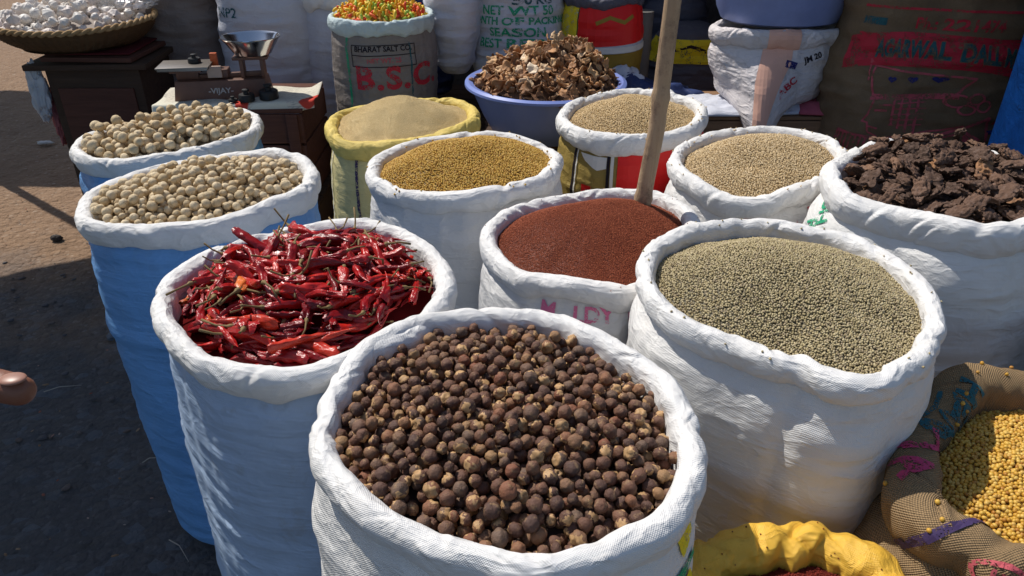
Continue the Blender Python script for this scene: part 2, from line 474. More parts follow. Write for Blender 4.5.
    link('sack_body', grid_mesh('sack_body', B - L), M[mats[0]], root)
    S = dict(root=root, rim=rim, body=body, R=R, N=N, c=c, z=z, rw=rw, key=key, seed=seed)
    inn = R - N * rw * .9
    S['ang'] = np.arctan2(inn[:, 1] - c[1], inn[:, 0] - c[0]); S['rad'] = np.linalg.norm(inn - c, axis=1)
    od = np.argsort(S['ang']); S['ang'] = S['ang'][od]; S['rad'] = S['rad'][od]
    SACKS[key] = S
    return S

def inner_r(S, a): return np.interp(np.angle(np.exp(1j * a)), S['ang'], S['rad'], period=2 * PI)

def mound_fn(S, dome=.04, edge=-.012, p=1.2, peak=None, lumps=.004, tilt=(0, 0), dents=()):
    c = S['c']
    def f(x, y):
        dx, dy = x - c[0], y - c[1]; a = np.arctan2(dy, dx); r = np.hypot(dx, dy); s = np.clip(r / inner_r(S, a), 0, 1.05)
        z = S['z'] + edge + dome * (1 - np.clip(s, 0, 1) ** 2) ** p + tilt[0] * dx + tilt[1] * dy
        if peak:
            px, py, ph, pr = peak; q = np.hypot(x - c[0] - px, y - c[1] - py); z = z + np.clip(ph * (1 - q / pr), 0, None) * np.clip((1.02 - s) * 5, 0, 1)
        for ax, ay, dh, dr in dents: z = z - dh * np.exp(-(((x - c[0] - ax) ** 2 + (y - c[1] - ay) ** 2) / dr ** 2))
        P = np.stack([x, y, np.zeros_like(x)], -1)
        return z + lumps * noise(P, 14, S['seed'] + 40, 2) + .007 * noise(P, 5.5, S['seed'] + 44, 1)
    return f

def mound_mesh(S, fn, ns=60, drop=0.0, ext=1.0):
    n = 160; a = np.linspace(-PI, PI, n, endpoint=False); R = inner_r(S, a) * ext
    s = np.linspace(0.001, 1, ns)
    X = S['c'][0] + s[:, None] * (R * np.cos(a))[None]; Y = S['c'][1] + s[:, None] * (R * np.sin(a))[None]
    Z = fn(X, Y) - drop
    P = np.stack([X, Y, Z], -1)
    nv, nu = P.shape[:2]
    I, J = np.meshgrid(np.arange(nv - 1), np.arange(nu), indexing='ij'); J2 = (J + 1) % nu
    F = np.stack([I * nu + J, (I + 1) * nu + J, (I + 1) * nu + J2, I * nu + J2], -1).reshape(-1, 4)
    return P.reshape(-1, 3), F

ICO = {}
def ico(sub):
    if sub not in ICO:
        b = bmesh.new(); bmesh.ops.create_icosphere(b, subdivisions=sub, radius=1)
        b.verts.ensure_lookup_table()
        ICO[sub] = (np.array([v.co[:] for v in b.verts]), np.array([[v.index for v in f.verts] for f in b.faces])); b.free()
    return ICO[sub]
OCT = (np.array([(1, 0, 0), (-1, 0, 0), (0, 1, 0), (0, -1, 0), (0, 0, 1), (0, 0, -1)], float), np.array([(0, 2, 4), (2, 1, 4), (1, 3, 4), (3, 0, 4), (2, 0, 5), (1, 2, 5), (3, 1, 5), (0, 3, 5)]))

def rand_rot(n, rng):
    q = rng.normal(size=(n, 4)); q /= np.linalg.norm(q, axis=1)[:, None]
    w, x, y, z = q.T
    return np.stack([np.stack([1 - 2 * (y * y + z * z), 2 * (x * y - z * w), 2 * (x * z + y * w)], -1), np.stack([2 * (x * y + z * w), 1 - 2 * (x * x + z * z), 2 * (y * z - x * w)], -1), np.stack([2 * (x * z - y * w), 2 * (y * z + x * w), 1 - 2 * (x * x + y * y)], -1)], 1)

def scatter_xy(S, d, rng, ext=1.0):
    rm = S['rad'].max() * ext; c = S['c']
    xs = np.arange(-rm, rm, d); ys = np.arange(-rm, rm, d * .866)
    X, Y = np.meshgrid(xs, ys); X = X + (np.arange(len(ys)) % 2)[:, None] * d / 2
    X = X.ravel() + rng.uniform(-.38, .38, X.size) * d; Y = Y.ravel() + rng.uniform(-.38, .38, Y.size) * d
    a = np.arctan2(Y, X); k = np.hypot(X, Y) < inner_r(S, a) * ext
    return c[0] + X[k], c[1] + Y[k]

def grains(S, fn, d, shape, name, label, mat, base_mat, sub=1, space=.82, zj=.45, seed=1, scv=.15, cat='grain', spill=0):
    """a filling of small seeds: one stuff object = base surface plus every seed of the top layer"""
    rng = np.random.default_rng(seed)
    X, Y = scatter_xy(S, d * space, rng)
    Z = fn(X, Y) + rng.uniform(-zj, zj, len(X)) * d * .5
    if 'rim' in S:
        g = S['rim']; m = 46; jj = rng.integers(0, g.nu, m); ii = rng.integers(3, 22, m); q = g.P[ii, jj] + g.N[ii, jj] * d * .3; q = q[np.abs(g.N[ii, jj][:, 2]) > .45]
        X, Y, Z = np.concatenate([X, q[:, 0]]), np.concatenate([Y, q[:, 1]]), np.concatenate([Z, q[:, 2]])
    n = len(X); V0, F0 = OCT if sub == 0 else ico(sub)
    sc = rng.uniform(1 - scv, 1 + scv, (n, 1)) * np.array(shape)[None] * d / 2
    Rm = rand_rot(n, rng)
    V = np.einsum('nij,nvj->nvi', Rm, V0[None] * sc[:, None, :]) + np.stack([X, Y, Z], -1)[:, None, :]
    F = F0[None] + (np.arange(n) * len(V0))[:, None, None]
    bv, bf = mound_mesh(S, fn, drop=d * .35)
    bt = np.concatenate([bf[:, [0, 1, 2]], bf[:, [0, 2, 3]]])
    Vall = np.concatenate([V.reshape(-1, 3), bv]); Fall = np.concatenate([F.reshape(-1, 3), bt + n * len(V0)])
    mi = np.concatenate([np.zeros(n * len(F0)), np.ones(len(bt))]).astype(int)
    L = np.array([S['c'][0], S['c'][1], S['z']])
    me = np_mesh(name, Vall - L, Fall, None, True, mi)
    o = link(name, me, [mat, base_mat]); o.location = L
    tag(o, label, cat, None, 'stuff')
    return o

def drop_pack(S, fn, N, r, rng, smax=.97, cand=14, sink=.3):
    """spheres dropped one by one into the lowest free place over the heap"""
    pts = np.zeros((N, 4)); k = 0
    c = S['c']
    for i in range(N):
        ri = r * rng.uniform(.74, 1.16)
        a = rng.uniform(-PI, PI, cand); s = np.sqrt(rng.uniform(0, 1, cand)) * smax
        R = inner_r(S, a) * s
        X = c[0] + R * np.cos(a); Y = c[1] + R * np.sin(a); T = fn(X, Y)
        Z = T + ri * sink
        if k:
            D = np.hypot(X[:, None] - pts[None, :k, 0], Y[:, None] - pts[None, :k, 1]); rs = (pts[None, :k, 3] + ri) * .94
            zz = np.where(D < rs, pts[None, :k, 2] + np.sqrt(np.clip(rs ** 2 - D ** 2, 0, None)), -9)
            Z = np.maximum(Z, zz.max(1))
        j = np.argmin(Z - T)
        pts[k] = (X[j], Y[j], Z[j], ri); k += 1
    return pts

def pile(S, fn, pts, meshes, mat, name, label, group, cat, limit=300, rng=None, base_mat=None, rest_label=None, base_name=None, flat=False, unit=1.0, up=None, child=None, base_drop=0.0, rest_geo=None, rest_mat=None):
    """meshes: list of unit meshes (radius 1). the highest `limit` become things; the rest and the bed under them one stuff object"""
    rng = rng or np.random.default_rng(3)
    hgt = pts[:, 2] - fn(pts[:, 0], pts[:, 1])
    near = -np.hypot(pts[:, 0], pts[:, 1]) ; top = hgt > np.quantile(hgt, .45 if len(pts) > limit else 0)
    od = np.argsort(-(near + 10 * top)) if len(pts) > limit else np.argsort(-hgt)
    for q, i in enumerate(od[:limit]):
        me = meshes[int(rng.integers(len(meshes)))]
        o = bpy.data.objects.new(name, me); COL.objects.link(o)
        o.location = pts[i, :3]; s = pts[i, 3] * unit
        o.scale = (s, s, s)
        if flat:
            e = .004; gx = (fn(pts[i:i + 1, 0] + e, pts[i:i + 1, 1]) - fn(pts[i:i + 1, 0] - e, pts[i:i + 1, 1]))[0] / (2 * e); gy = (fn(pts[i:i + 1, 0], pts[i:i + 1, 1] + e) - fn(pts[i:i + 1, 0], pts[i:i + 1, 1] - e))[0] / (2 * e)
            nrm = Vector((-gx + rng.normal() * flat, -gy + rng.normal() * flat, 1)).normalized()
            o.rotation_euler = (nrm.to_track_quat('Z', 'Y').to_matrix() @ Matrix.Rotation(rng.uniform(0, 2 * PI), 3, 'Z')).to_euler()
        else: o.rotation_euler = tuple(rng.uniform(0, 2 * PI, 3))
        tag(o, label, cat, group)
    rest = od[limit:]
    bv, bf = mound_mesh(S, fn, drop=base_drop)
    bt = np.concatenate([bf[:, [0, 1, 2]], bf[:, [0, 2, 3]]]); Vs = [bv]; Fs = [bt]; nn = len(bv); mi = [np.ones(len(bt), int)]
    if len(rest):
        P = pts[rest]; Rm = rand_rot(len(P), rng); geos = rest_geo or [(ico(2)[0] * (1 + .10 * noise(ico(2)[0], 2.2, 3))[:, None], ico(2)[1], None)]
        for g_, (V0, F0, mi0) in enumerate(geos):
            sel = np.arange(len(P)) % len(geos) == g_
            if not sel.any(): continue
            V = np.einsum('nij,nvj->nvi', Rm[sel], V0[None] * (P[sel][:, 3] * .99)[:, None, None]) + P[sel][:, None, :3]
            F = F0[None] + (np.arange(sel.sum()) * len(V0))[:, None, None] + nn; nn += sel.sum() * len(V0)
            Vs.append(V.reshape(-1, 3)); Fs.append(F.reshape(-1, 3)); mi.append(np.tile(np.zeros(len(F0), int) if mi0 is None else mi0 * 2, sel.sum()))
    L = np.array([S['c'][0], S['c'][1], S['z']])
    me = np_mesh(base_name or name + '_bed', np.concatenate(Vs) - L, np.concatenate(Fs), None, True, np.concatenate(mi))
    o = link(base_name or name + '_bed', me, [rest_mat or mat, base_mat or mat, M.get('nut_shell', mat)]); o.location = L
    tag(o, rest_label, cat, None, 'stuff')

# ------------------------------------------------------------------ rim outlines of the sacks (metres, z up, camera stands at the origin)
RIM = dict(
A=[(-0.181,0.623),(-0.113,0.568),(-0.043,0.535),(0.028,0.519),(0.089,0.532),(0.151,0.569),(0.192,0.623),(0.215,0.715),(0.207,0.808),(0.157,0.897),(0.073,0.971),(-0.026,0.991),(-0.124,0.971),(-0.197,0.904),(-0.232,0.793),(-0.233,0.705)],
B=[(0.228,0.959),(0.287,0.892),(0.373,0.830),(0.448,0.778),(0.511,0.810),(0.584,0.880),(0.627,0.967),(0.635,1.082),(0.599,1.178),(0.503,1.242),(0.404,1.250),(0.301,1.209),(0.232,1.127),(0.211,1.033)],
C=[(-0.444,0.872),(-0.355,0.830),(-0.268,0.837),(-0.195,0.892),(-0.144,0.949),(-0.110,1.036),(-0.117,1.135),(-0.177,1.242),(-0.257,1.309),(-0.339,1.314),(-0.448,1.266),(-0.538,1.179),(-0.559,1.084),(-0.533,0.982)],
D=[(-0.022,1.250),(0.032,1.189),(0.124,1.150),(0.207,1.150),(0.283,1.208),(0.347,1.307),(0.369,1.434),(0.328,1.532),(0.245,1.565),(0.122,1.532),(0.028,1.495),(-0.025,1.425),(-0.047,1.337)],
E=[(-0.809,1.326),(-0.732,1.295),(-0.621,1.304),(-0.543,1.340),(-0.488,1.406),(-0.442,1.467),(-0.443,1.578),(-0.507,1.677),(-0.604,1.690),(-0.726,1.645),(-0.812,1.578),(-0.868,1.477),(-0.856,1.391)],
F=[(-1.150,1.932),(-1.081,1.887),(-0.971,1.895),(-0.873,1.963),(-0.763,2.093),(-0.757,2.201),(-0.807,2.289),(-0.885,2.319),(-0.997,2.259),(-1.127,2.174),(-1.211,2.102),(-1.194,1.994)],
G=[(-0.294,1.605),(-0.224,1.548),(-0.113,1.520),(-0.004,1.548),(0.075,1.617),(0.105,1.717),(0.091,1.828),(0.008,1.903),(-0.118,1.911),(-0.236,1.872),(-0.307,1.792),(-0.327,1.685)],
H=[(-0.458,1.924),(-0.395,1.893),(-0.291,1.893),(-0.192,1.956),(-0.117,2.048),(-0.110,2.149),(-0.156,2.247),(-0.248,2.267),(-0.377,2.217),(-0.486,2.139),(-0.491,2.006)],
I=[(0.167,2.014),(0.233,1.940),(0.338,1.932),(0.465,1.997),(0.533,2.102),(0.552,2.217),(0.501,2.310),(0.379,2.387),(0.271,2.320),(0.188,2.237),(0.143,2.120)],
J=[(0.398,1.666),(0.440,1.582),(0.531,1.532),(0.644,1.577),(0.755,1.666),(0.821,1.798),(0.803,1.916),(0.718,1.981),(0.587,1.964),(0.459,1.878),(0.396,1.756)],
K=[(0.651,1.349),(0.726,1.281),(0.793,1.213),(0.877,1.205),(0.983,1.263),(1.068,1.364),(1.094,1.478),(1.048,1.583),(0.963,1.647),(0.870,1.654),(0.803,1.627),(0.721,1.559),(0.649,1.451)],
L=[(0.529,0.716),(0.543,0.674),(0.587,0.628),(0.645,0.606),(0.751,0.674),(0.851,0.821),(0.850,0.934),(0.774,0.965),(0.694,0.947),(0.603,0.864),(0.550,0.771)],
M=[(0.460,0.579),(0.462,0.643),(0.410,0.687),(0.322,0.687),(0.242,0.643),(0.204,0.579),(0.216,0.523),(0.267,0.491),(0.340,0.491),(0.412,0.523)],
)
ZR = dict(A=.88, B=.90, C=.88, D=.83, E=.87, F=.78, G=.84, H=.83, I=.83, J=.83, K=.91, L=.76, M=.70)
RIM['M'] = [(.333 + (x - .333) * 1.12, .585 + (y - .585) * 1.12) for x, y in RIM['M']]
NB = {}
for k, p in RIM.items():
    q = np.array(p); cc = q.mean(0); NB[k] = (tuple(cc), float(np.linalg.norm(q - cc, axis=1).mean()) + .025, ZR[k])

def circle(cx, cy, rx, ry=None, n=12, rot=0, jit=0, rs=None):
    ry = ry or rx; out = []
    for k in range(n):
        a = 2 * PI * k / n; j = 1 + (rs.uniform(-jit, jit) if rs else 0)
        x, y = rx * j * math.cos(a), ry * j * math.sin(a); out.append((cx + x * math.cos(rot) - y * math.sin(rot), cy + x * math.sin(rot) + y * math.cos(rot)))
    return out

SA = make_sack('A', 'spice_sack', 'white woven plastic sack in front, filled to the rolled rim with round dark brown soapnuts', RIM['A'], .872, rw=.0165, rh=.020, bulge=.024, mats=('white_big', 'white_rim'), seed=1, twist=5)
SB = make_sack('B', 'spice_sack', 'large white woven sack heaped with fine grey green lentils, beside the jute sack', RIM['B'], .90, rw=.016, rh=.018, bulge=.022, mats=('white_big', 'white_rim'), seed=2, twist=5, neigh=False)
SC = make_sack('C', 'spice_sack', 'white sack with rolled rim, sides tinted pale blue for shade, full of dried red chillies', RIM['C'], .872, rw=.016, rh=.018, bulge=.012, mats=('pale_blue_shade', 'white_rim'), seed=3, twist=4)
SD = make_sack('D', 'spice_sack', 'white sack with faded pink lettering, filled with fine dark red seeds', RIM['D'], .83, rw=.016, rh=.018, bulge=.025, seed=4, twist=6)
SE = make_sack('E', 'spice_sack', 'tall white sack tinted shade blue, full of small pale round nuts, behind the red chillies', RIM['E'], .87, rw=.017, rh=.020, bulge=.015, mats=('blue_shade_body', 'white_rim'), seed=5, twist=3)
SF = make_sack('F', 'spice_sack', 'blue sack with a white rim, tinted blue as shade, full of larger pale nuts, just below the weighing scale', RIM['F'], .78, rw=.017, rh=.020, bulge=.010, mats=('blue_shade_body', 'white_rim'), seed=6, twist=3)  # white sack; its blue is shade put into the cloth colour
SG = make_sack('G', 'spice_sack', 'white sack of golden brown fenugreek seeds in front of the yellow sack', RIM['G'], .84, rw=.017, rh=.019, bulge=.030, seed=7, twist=4)
SH = make_sack('H', 'spice_sack', 'pale yellow sack with a bright yellow rim, heaped with fine beige meal', RIM['H'], .83, rw=.018, rh=.022, bulge=.015, mats=('yellow_pale', 'yellow_rim'), seed=8, twist=5)
SI = make_sack('I', 'spice_sack', 'sack of tan grain with gold and red sides, behind the pole', RIM['I'], .83, rw=.018, rh=.021, bulge=.012, mats=('gold_body', 'white_rim'), seed=9, twist=5)
SJ = make_sack('J', 'spice_sack', 'white sack of pale tan grain with a red stripe, right of the pole', RIM['J'], .83, rw=.018, rh=.020, bulge=.030, seed=10, twist=6)
SK = make_sack('K', 'spice_sack', 'large white sack full of rough dark brown bark pieces, in front of the blue wall', RIM['K'], .91, rw=.020, rh=.024, bulge=.040, mats=('white_big', 'white_rim'), seed=11, twist=5)
SL = make_sack('L', 'jute_sack', 'open brown jute sack with pink and teal marks, full of small yellow lentils', RIM['L'], .76, rw=.033, rh=.028, drop=2.3, bulge=.055, lean=(-.07, .0), mats=('burlap', 'burlap'), seed=12, twist=2, group=None, sag=.016, lump=1.6)
SM = make_sack('M', 'spice_sack', 'deep yellow plastic sack at the bottom edge, holding dark red powdery seeds', RIM['M'], .70, rw=.030, rh=.024, drop=2.2, bulge=.030, mats=('orange_rim', 'orange_rim'), seed=13, twist=6, lump=1.8)
SN = make_sack('N', 'jute_sack', 'dark brown jute sack standing behind the open jute sack of yellow lentils', circle(1.16, 1.02, .15, .17), .74, rw=.02, rh=.024, bulge=.04, mats=('burlap_dark', 'burlap_dark'), seed=14, twist=3, group=None, neigh=False)

# ------------------------------------------------------------------ prints on the sacks
FR = -PI / 2
def dec_text(S, txt, size, ang, v0, mat, rot=0, bold=.001, xs=1.0, which='body', name='printed_lettering', dx=0, space=1.0):
    s = S[which]; c = s.col_at(ang) + int(dx / s.du)
    return decal(s, text_mesh(txt, size, bold, xs, space=space), c, v0, M[mat], S['root'], name, rot)
def dec_poly(S, polys, ang, v0, mat, which='body', rot=0, name='printed_mark', off=.0024):
    s = S[which]
    return decal(s, poly_mesh(polys), s.col_at(ang), v0, M[mat], S['root'], name, rot, off)
def rect(x0, y0, x1, y1): return [(x0, y0), (x1, y0), (x1, y1), (x0, y1)]
# soapnut sack: green and yellow bars at its right side, faint blue thread lines on the rim
a = math.radians(-46)
dec_poly(SA, [rect(-.05, -.012, .05, .012)], a, .085, 'green_print', name='printed_bar', rot=.1)
dec_poly(SA, [rect(-.055, -.009, .05, .011)], a, .120, 'yellow_print', name='printed_bar', rot=.1)
dec_poly(SA, [rect(.02, -.01, .06, .03)], a, .055, 'yellow_print', name='printed_bar', rot=.2)
dec_poly(SA, [rect(.05, -.012, .10, .010)], a, .045, 'green_print', name='printed_bar', rot=.2)
# red seed sack
dec_text(SD, 'M.  LDY  NO', .042, math.radians(-93), .040, 'palepink_print', bold=.0012, rot=.02)
dec_text(SD, 'INDIA  NAR', .040, math.radians(-86), .088, 'palepink_print', bold=.0012, rot=.02)
# yellow meal sack
dec_poly(SH, [rect(-.004, -.5, .004, .2)], math.radians(-118), .15, 'purple_print', name='printed_stripe')
dec_text(SH, 'L', .085, math.radians(-101), .15, 'green_print', bold=.003)
dec_text(SH, '5', .085, math.radians(-101), .045, 'green_print', bold=.003)
dec_text(SH, 'A', .085, math.radians(-101), .25, 'green_print', bold=.003)
dec_poly(SH, [rect(-.003, -.5, .003, .2)], math.radians(-150), .15, 'white_print', name='printed_stripe')
# gold and red sack
dec_poly(SI, [[(-.075, .2), (.09, .2), (.12, -.5), (-.085, -.5)]], math.radians(-88), .15, 'solid_red', name='printed_panel')
dec_poly(SI, [rect(.10, -.5, .20, .2)], math.radians(-88), .15, 'white_print', name='printed_panel')
dec_poly(SI, [rect(.20, -.5, .36, .2)], math.radians(-88), .15, 'solid_red', name='printed_panel')
dec_poly(SI, [rect(-.094, -.5, -.086, .2)], math.radians(-88), .15, 'white_print', name='printed_stripe', off=.0036)
dec_poly(SI, [rect(-.104, -.5, -.096, .2)], math.radians(-88), .15, 'black_print', name='printed_stripe', off=.0036)
dec_poly(SI, [rect(-.205, -.5, -.200, .2)], math.radians(-88), .15, 'white_print', name='printed_stripe')
dec_poly(SI, [rect(-.217, -.5, -.208, .2)], math.radians(-88), .15, 'black_print', name='printed_stripe')
dec_poly(SI, [[(-.19, .06), (-.105, .06), (-.105, .03), (-.13, .022), (-.17, .04)]], math.radians(-88), .095, 'white_print', name='printed_panel')
dec_poly(SI, [rect(-.175, -.014, -.145, .014)], math.radians(-88), .135, 'solid_red', name='printed_mark')
dec_text(SI, 'E', .02, math.radians(-88), .135, 'white_print', dx=-.16, bold=.0008)
dec_text(SI, '100', .075, math.radians(-70), .06, 'solid_red', dx=.09, bold=.002, rot=.35)
# pale grain sack
dec_poly(SJ, [rect(-.007, -.10, .007, .06)], math.radians(-112), .09, 'solid_red', name='printed_stripe', rot=-.2)
dec_poly(SJ, [[(-.05, .05), (.055, .05), (.05, -.06), (-.04, -.05)]], math.radians(-58), .075, 'faded_red', name='printed_panel')
dec_text(SJ, 'SWA', .05, math.radians(-72), .085, 'faded_red', bold=.001, rot=-.4)
# bark sack
dec_text(SK, 'BHA', .05, math.radians(-172), .05, 'green_print', rot=-.9, bold=.0008)
dec_text(SK, 'RAT', .05, math.radians(-172), .10, 'green_print', rot=-.9, bold=.0008)
# jute sack: marks on the folded rim
rm = SL['rim']; vm = rm.cv[-1]
dec_text(SL, 'A', .075, math.radians(186), .145, 'pink_print', which='rim', bold=.003, rot=.5)
dec_text(SL, 'I', .07, math.radians(172), .155, 'pink_print', which='rim', bold=.003, rot=.3)
dec_poly(SL, line_poly([(-.03, .02), (-.01, .035), (.012, .03), (.03, .01), (.04, -.02)], .011), math.radians(160), .135, 'pink_print', which='rim')
dec_text(SL, '0', .06, math.radians(146), .120, 'teal_print', which='rim', bold=.004, rot=.6)
dec_poly(SL, line_poly([(-.05, -.01), (-.02, .015), (.0, -.01), (.02, .02), (.05, 0)], .008) + line_poly([(-.04, -.03), (0, -.02), (.04, -.032)], .007), math.radians(128), .115, 'teal_print', which='rim')
dec_text(SL, 'HE3', .055, math.radians(110), .105, 'teal_print', which='rim', bold=.002, rot=.3)
dec_poly(SL, [rect(-.006, -.10, .006, .10)], math.radians(220), .150, 'purple_print', which='rim', name='printed_stripe', rot=-.45)
dec_poly(SL, ring_poly(0, 0, .034, .020, .006), math.radians(238), .185, 'faded_red', which='rim')
dec_text(SL, '153', .028, math.radians(238), .185, 'faded_red', which='rim', bold=.001)
dec_text(SL, 'NO', .05, math.radians(262), .135, 'purple_print', which='rim', bold=.002, rot=.4)

# ------------------------------------------------------------------ fillings
# soapnuts
def nut_mesh(seed, wr=.10, dent=.2, sub=3, neck=0.0):
    V, F = ico(sub); V = V.copy(); rg = np.random.default_rng(seed)
    r = 1 + wr * noise(V, 2.4, seed, 2) + (.05 if wr < .1 else .085) * (1 - 2 * np.abs(noise(V, 4.2, seed + 1, 2)))
    dv = rg.normal(size=3); dv /= np.linalg.norm(dv); d = V @ dv
    r -= dent * np.exp(-((1 - d) / .12))
    W = V * r[:, None] * np.array([1, rg.uniform(.88, 1.05), rg.uniform(.82, 1.0)])
    if neck: W += dv * (neck * np.exp(-((1 - d) / .05)))[:, None]
    fc = V[F].mean(1); cr = (fc @ dv)
    return W, F, cr, dv, rg
NUTP = dict(rough=.62, spec=.35, bumpsc=3.5, bumpd=.075, mottled=(.27, .165, .085), msc=1.6, mth=(.54, .74))
NUTC = [(0, (.085, .045, .034)), (.3, (.125, .060, .040)), (.55, (.17, .080, .048)), (.72, (.14, .088, .062)), (.86, (.24, .12, .062)), (.95, (.21, .080, .045)), (1, (.32, .19, .09))]
M['nut'] = objrand_mat('soapnut skin', NUTC, **NUTP); M['nut_rest'] = objrand_mat('soapnut skin in the bed', NUTC, k=120, **NUTP)
M['nut_shell'] = simple('torn soapnut shell', (.56, .34, .16), .55, var=.45, vsc=1.6)
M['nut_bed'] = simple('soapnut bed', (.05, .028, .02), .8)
nm = []; ngeo = []
for s in range(14):
    W, F, cr, dv, rg = nut_mesh(s, .11, .15)
    cn_ = noise(ico(3)[0][F].mean(1), 2.6, s + 20, 2)
    mi = (cr + .45 * cn_ > (.66 if s % 3 else .36)).astype(int) if s % 3 != 1 else np.zeros(len(F), int)
    if s % 3 == 0:
        v0 = ico(3)[0]; d = v0 @ dv; W = W + dv * ((np.clip(d - .35, 0, 1)) * (.55 * noise(v0, 3.0, s + 50, 2) - .25))[:, None]
    ngeo.append((W, F, mi)); me = np_mesh('soapnut', W, F, None, True, mi); me.materials.append(M['nut']); me.materials.append(M['nut_shell']); nm.append(me)
fA = mound_fn(SA, dome=.035, edge=-.035, p=1.0, lumps=.006)
rg = np.random.default_rng(11)
pile(SA, fA, drop_pack(SA, fA, 1150, .0085, rg, smax=.985), nm, M['nut'], 'soapnut', 'wrinkled dark brown soapnut lying among the others in the front white sack', 'soapnuts in the front sack', 'soapnut', 300, rg, M['nut_bed'], 'deeper and farther soapnuts filling the front white sack', 'soapnuts', rest_geo=ngeo, rest_mat=M['nut_rest'])

# pale nuts in the two sacks tinted blue as shade
PNC = [(0, (.50, .38, .22)), (.4, (.62, .49, .31)), (.75, (.70, .57, .38)), (1, (.46, .33, .18))]; PNP = dict(rough=.7, bumpsc=2.6, bumpd=.07, mottled=(.36, .25, .13), msc=1.3, mth=(.56, .76))
M['pale_nut'] = objrand_mat('pale nut skin', PNC, **PNP); M['pale_rest'] = objrand_mat('pale nut skin in the bed', PNC, k=100, **PNP)
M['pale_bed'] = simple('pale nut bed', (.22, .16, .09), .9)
pm = []; pgeo = []
for s in range(6):
    W, F, cr, dv, _ = nut_mesh(60 + s, .07, .10, 3, neck=.12 if s % 2 else 0)
    pgeo.append((W, F, None)); me = np_mesh('dried_nut', W, F); me.materials.append(M['pale_nut']); pm.append(me)
fE = mound_fn(SE, dome=.045, edge=-.018, p=.9)
pile(SE, fE, drop_pack(SE, fE, 560, .0090, rg, smax=.975), pm, M['pale_nut'], 'dried_nut', 'small pale round nut in the nearer of the two shade-tinted sacks', 'small pale nuts behind the chillies', 'nut', 190, rg, M['pale_bed'], 'lower layer of small pale nuts filling the nearer shade-tinted sack', 'dried_nuts', rest_geo=pgeo, rest_mat=M['pale_rest'])
fF = mound_fn(SF, dome=.055, edge=-.012, p=.9)
pile(SF, fF, drop_pack(SF, fF, 300, .0128, rg, smax=.965), pm, M['pale_nut'], 'dried_nut', 'larger pale round nut in the farther shade-tinted sack below the scale', 'larger pale nuts below the scale', 'nut', 105, rg, M['pale_bed'], 'bed under the larger pale nuts in the farther shade-tinted sack', 'dried_nuts', rest_geo=pgeo, rest_mat=M['pale_rest'])

# chillies: pod with a stem
def chilli_mesh(seed):
    rg = np.random.default_rng(seed); n, k = 40, 18
    L = 1.0; t = np.linspace(0, 1, n)
    bend = rg.uniform(-.5, .5); bend2 = rg.uniform(-.35, .35)
    cx = (t - .5); cy = bend * .35 * (t - .5) ** 2 * 2 + bend2 * .12 * np.sin(t * 2 * PI); cz = .05 * np.sin(t * 5 + seed)
    w = rg.uniform(.062, .095)
    rad = w * np.clip(t / .05, .35, 1) ** .5 * (1 - t ** 3 * .3) * np.clip((1 - t) / .45, 0.02, 1) ** .75
    rad *= 1 + .16 * noise(np.stack([t, t * 0, t * 0 + seed], 1), 9, seed)
    a = np.arange(k) / k * 2 * PI
    fl = rg.uniform(.55, .85); P = np.zeros((n, k, 3))
    for i in range(n):
        q = np.stack([np.cos(a), np.sin(a) * fl], 1)
        wr = 1 + .42 * noise(np.stack([np.full(k, t[i] * 1.6), q[:, 0], q[:, 1]], 1), 2.4, seed + 2, 2) - .22 * np.clip(1 - 3 * np.abs(noise(np.stack([np.full(k, t[i] * 1.1), q[:, 0], q[:, 1]], 1), 3.1, seed + 9, 1)), 0, 1)
        tw = t[i] * rg.uniform(1.4, 1.5)
        y = (q[:, 0] * math.cos(tw) - q[:, 1] * math.sin(tw)) * rad[i] * wr; z = (q[:, 0] * math.sin(tw) + q[:, 1] * math.cos(tw)) * rad[i] * wr
        P[i] = np.stack([np.full(k, cx[i]), cy[i] + y, cz[i] + z], 1)
    pod = grid_mesh('dried_chilli', P)
    b = BM(); x0 = (cx[0], cy[0], cz[0]); dy = rg.uniform(-.15, .15); dz = rg.uniform(-.05, .2); ln = rg.uniform(.25, .42)
    b.tube([(x0[0] + .05, x0[1], x0[2]), (x0[0] + .0, x0[1], x0[2]), (x0[0] - .04, x0[1], x0[2]), (x0[0] - .07, x0[1] + dy * .1, x0[2] + dz * .1), (x0[0] - ln * .6, x0[1] + dy * .5, x0[2] + dz * .5), (x0[0] - ln, x0[1] + dy * 1.3, x0[2] + dz * 1.6)], [w * .5, w * .42, .035, .018, .013, .017], 8)
    bmesh.ops.recalc_face_normals(b.b, faces=b.b.faces)
    sm = bpy.data.meshes.new('stem'); b.b.to_mesh(sm); b.b.free(); sm.polygons.foreach_set('use_smooth', [True] * len(sm.polygons))
    return pod, sm
t = NT('dried chilli skin'); gi = t.N.new('ShaderNodeObjectInfo')
cc = t.ramp(gi.outputs['Random'], [(0, (.13, .004, .007)), (.3, (.25, .007, .010)), (.6, (.39, .012, .012)), (.92, (.50, .018, .012)), (.985, (.52, .04, .014)), (1, (.70, .18, .03))])
cc = t.mix(t.ramp(t.noise(t.obj, 5, 3), [(.50, (0, 0, 0)), (.80, (1, 1, 1))]), cc, (.16, .004, .008))
M['chilli'] = t.fin(cc, t.bump(t.noise(t.mapping(t.obj, (4, 12, 12)), 1, 4, .6), .0032), .29, .45)
M['stem'] = simple('chilli stem', (.27, .185, .075), .7, var=.5, vsc=3)
CH = [chilli_mesh(s) for s in range(12)]
for p_, s_ in CH: p_.materials.append(M['chilli']); s_.materials.append(M['stem'])
fC = mound_fn(SC, dome=.042, edge=-.022, p=.9, lumps=.008)
rg = np.random.default_rng(5); rgp = rg
NCH = 290
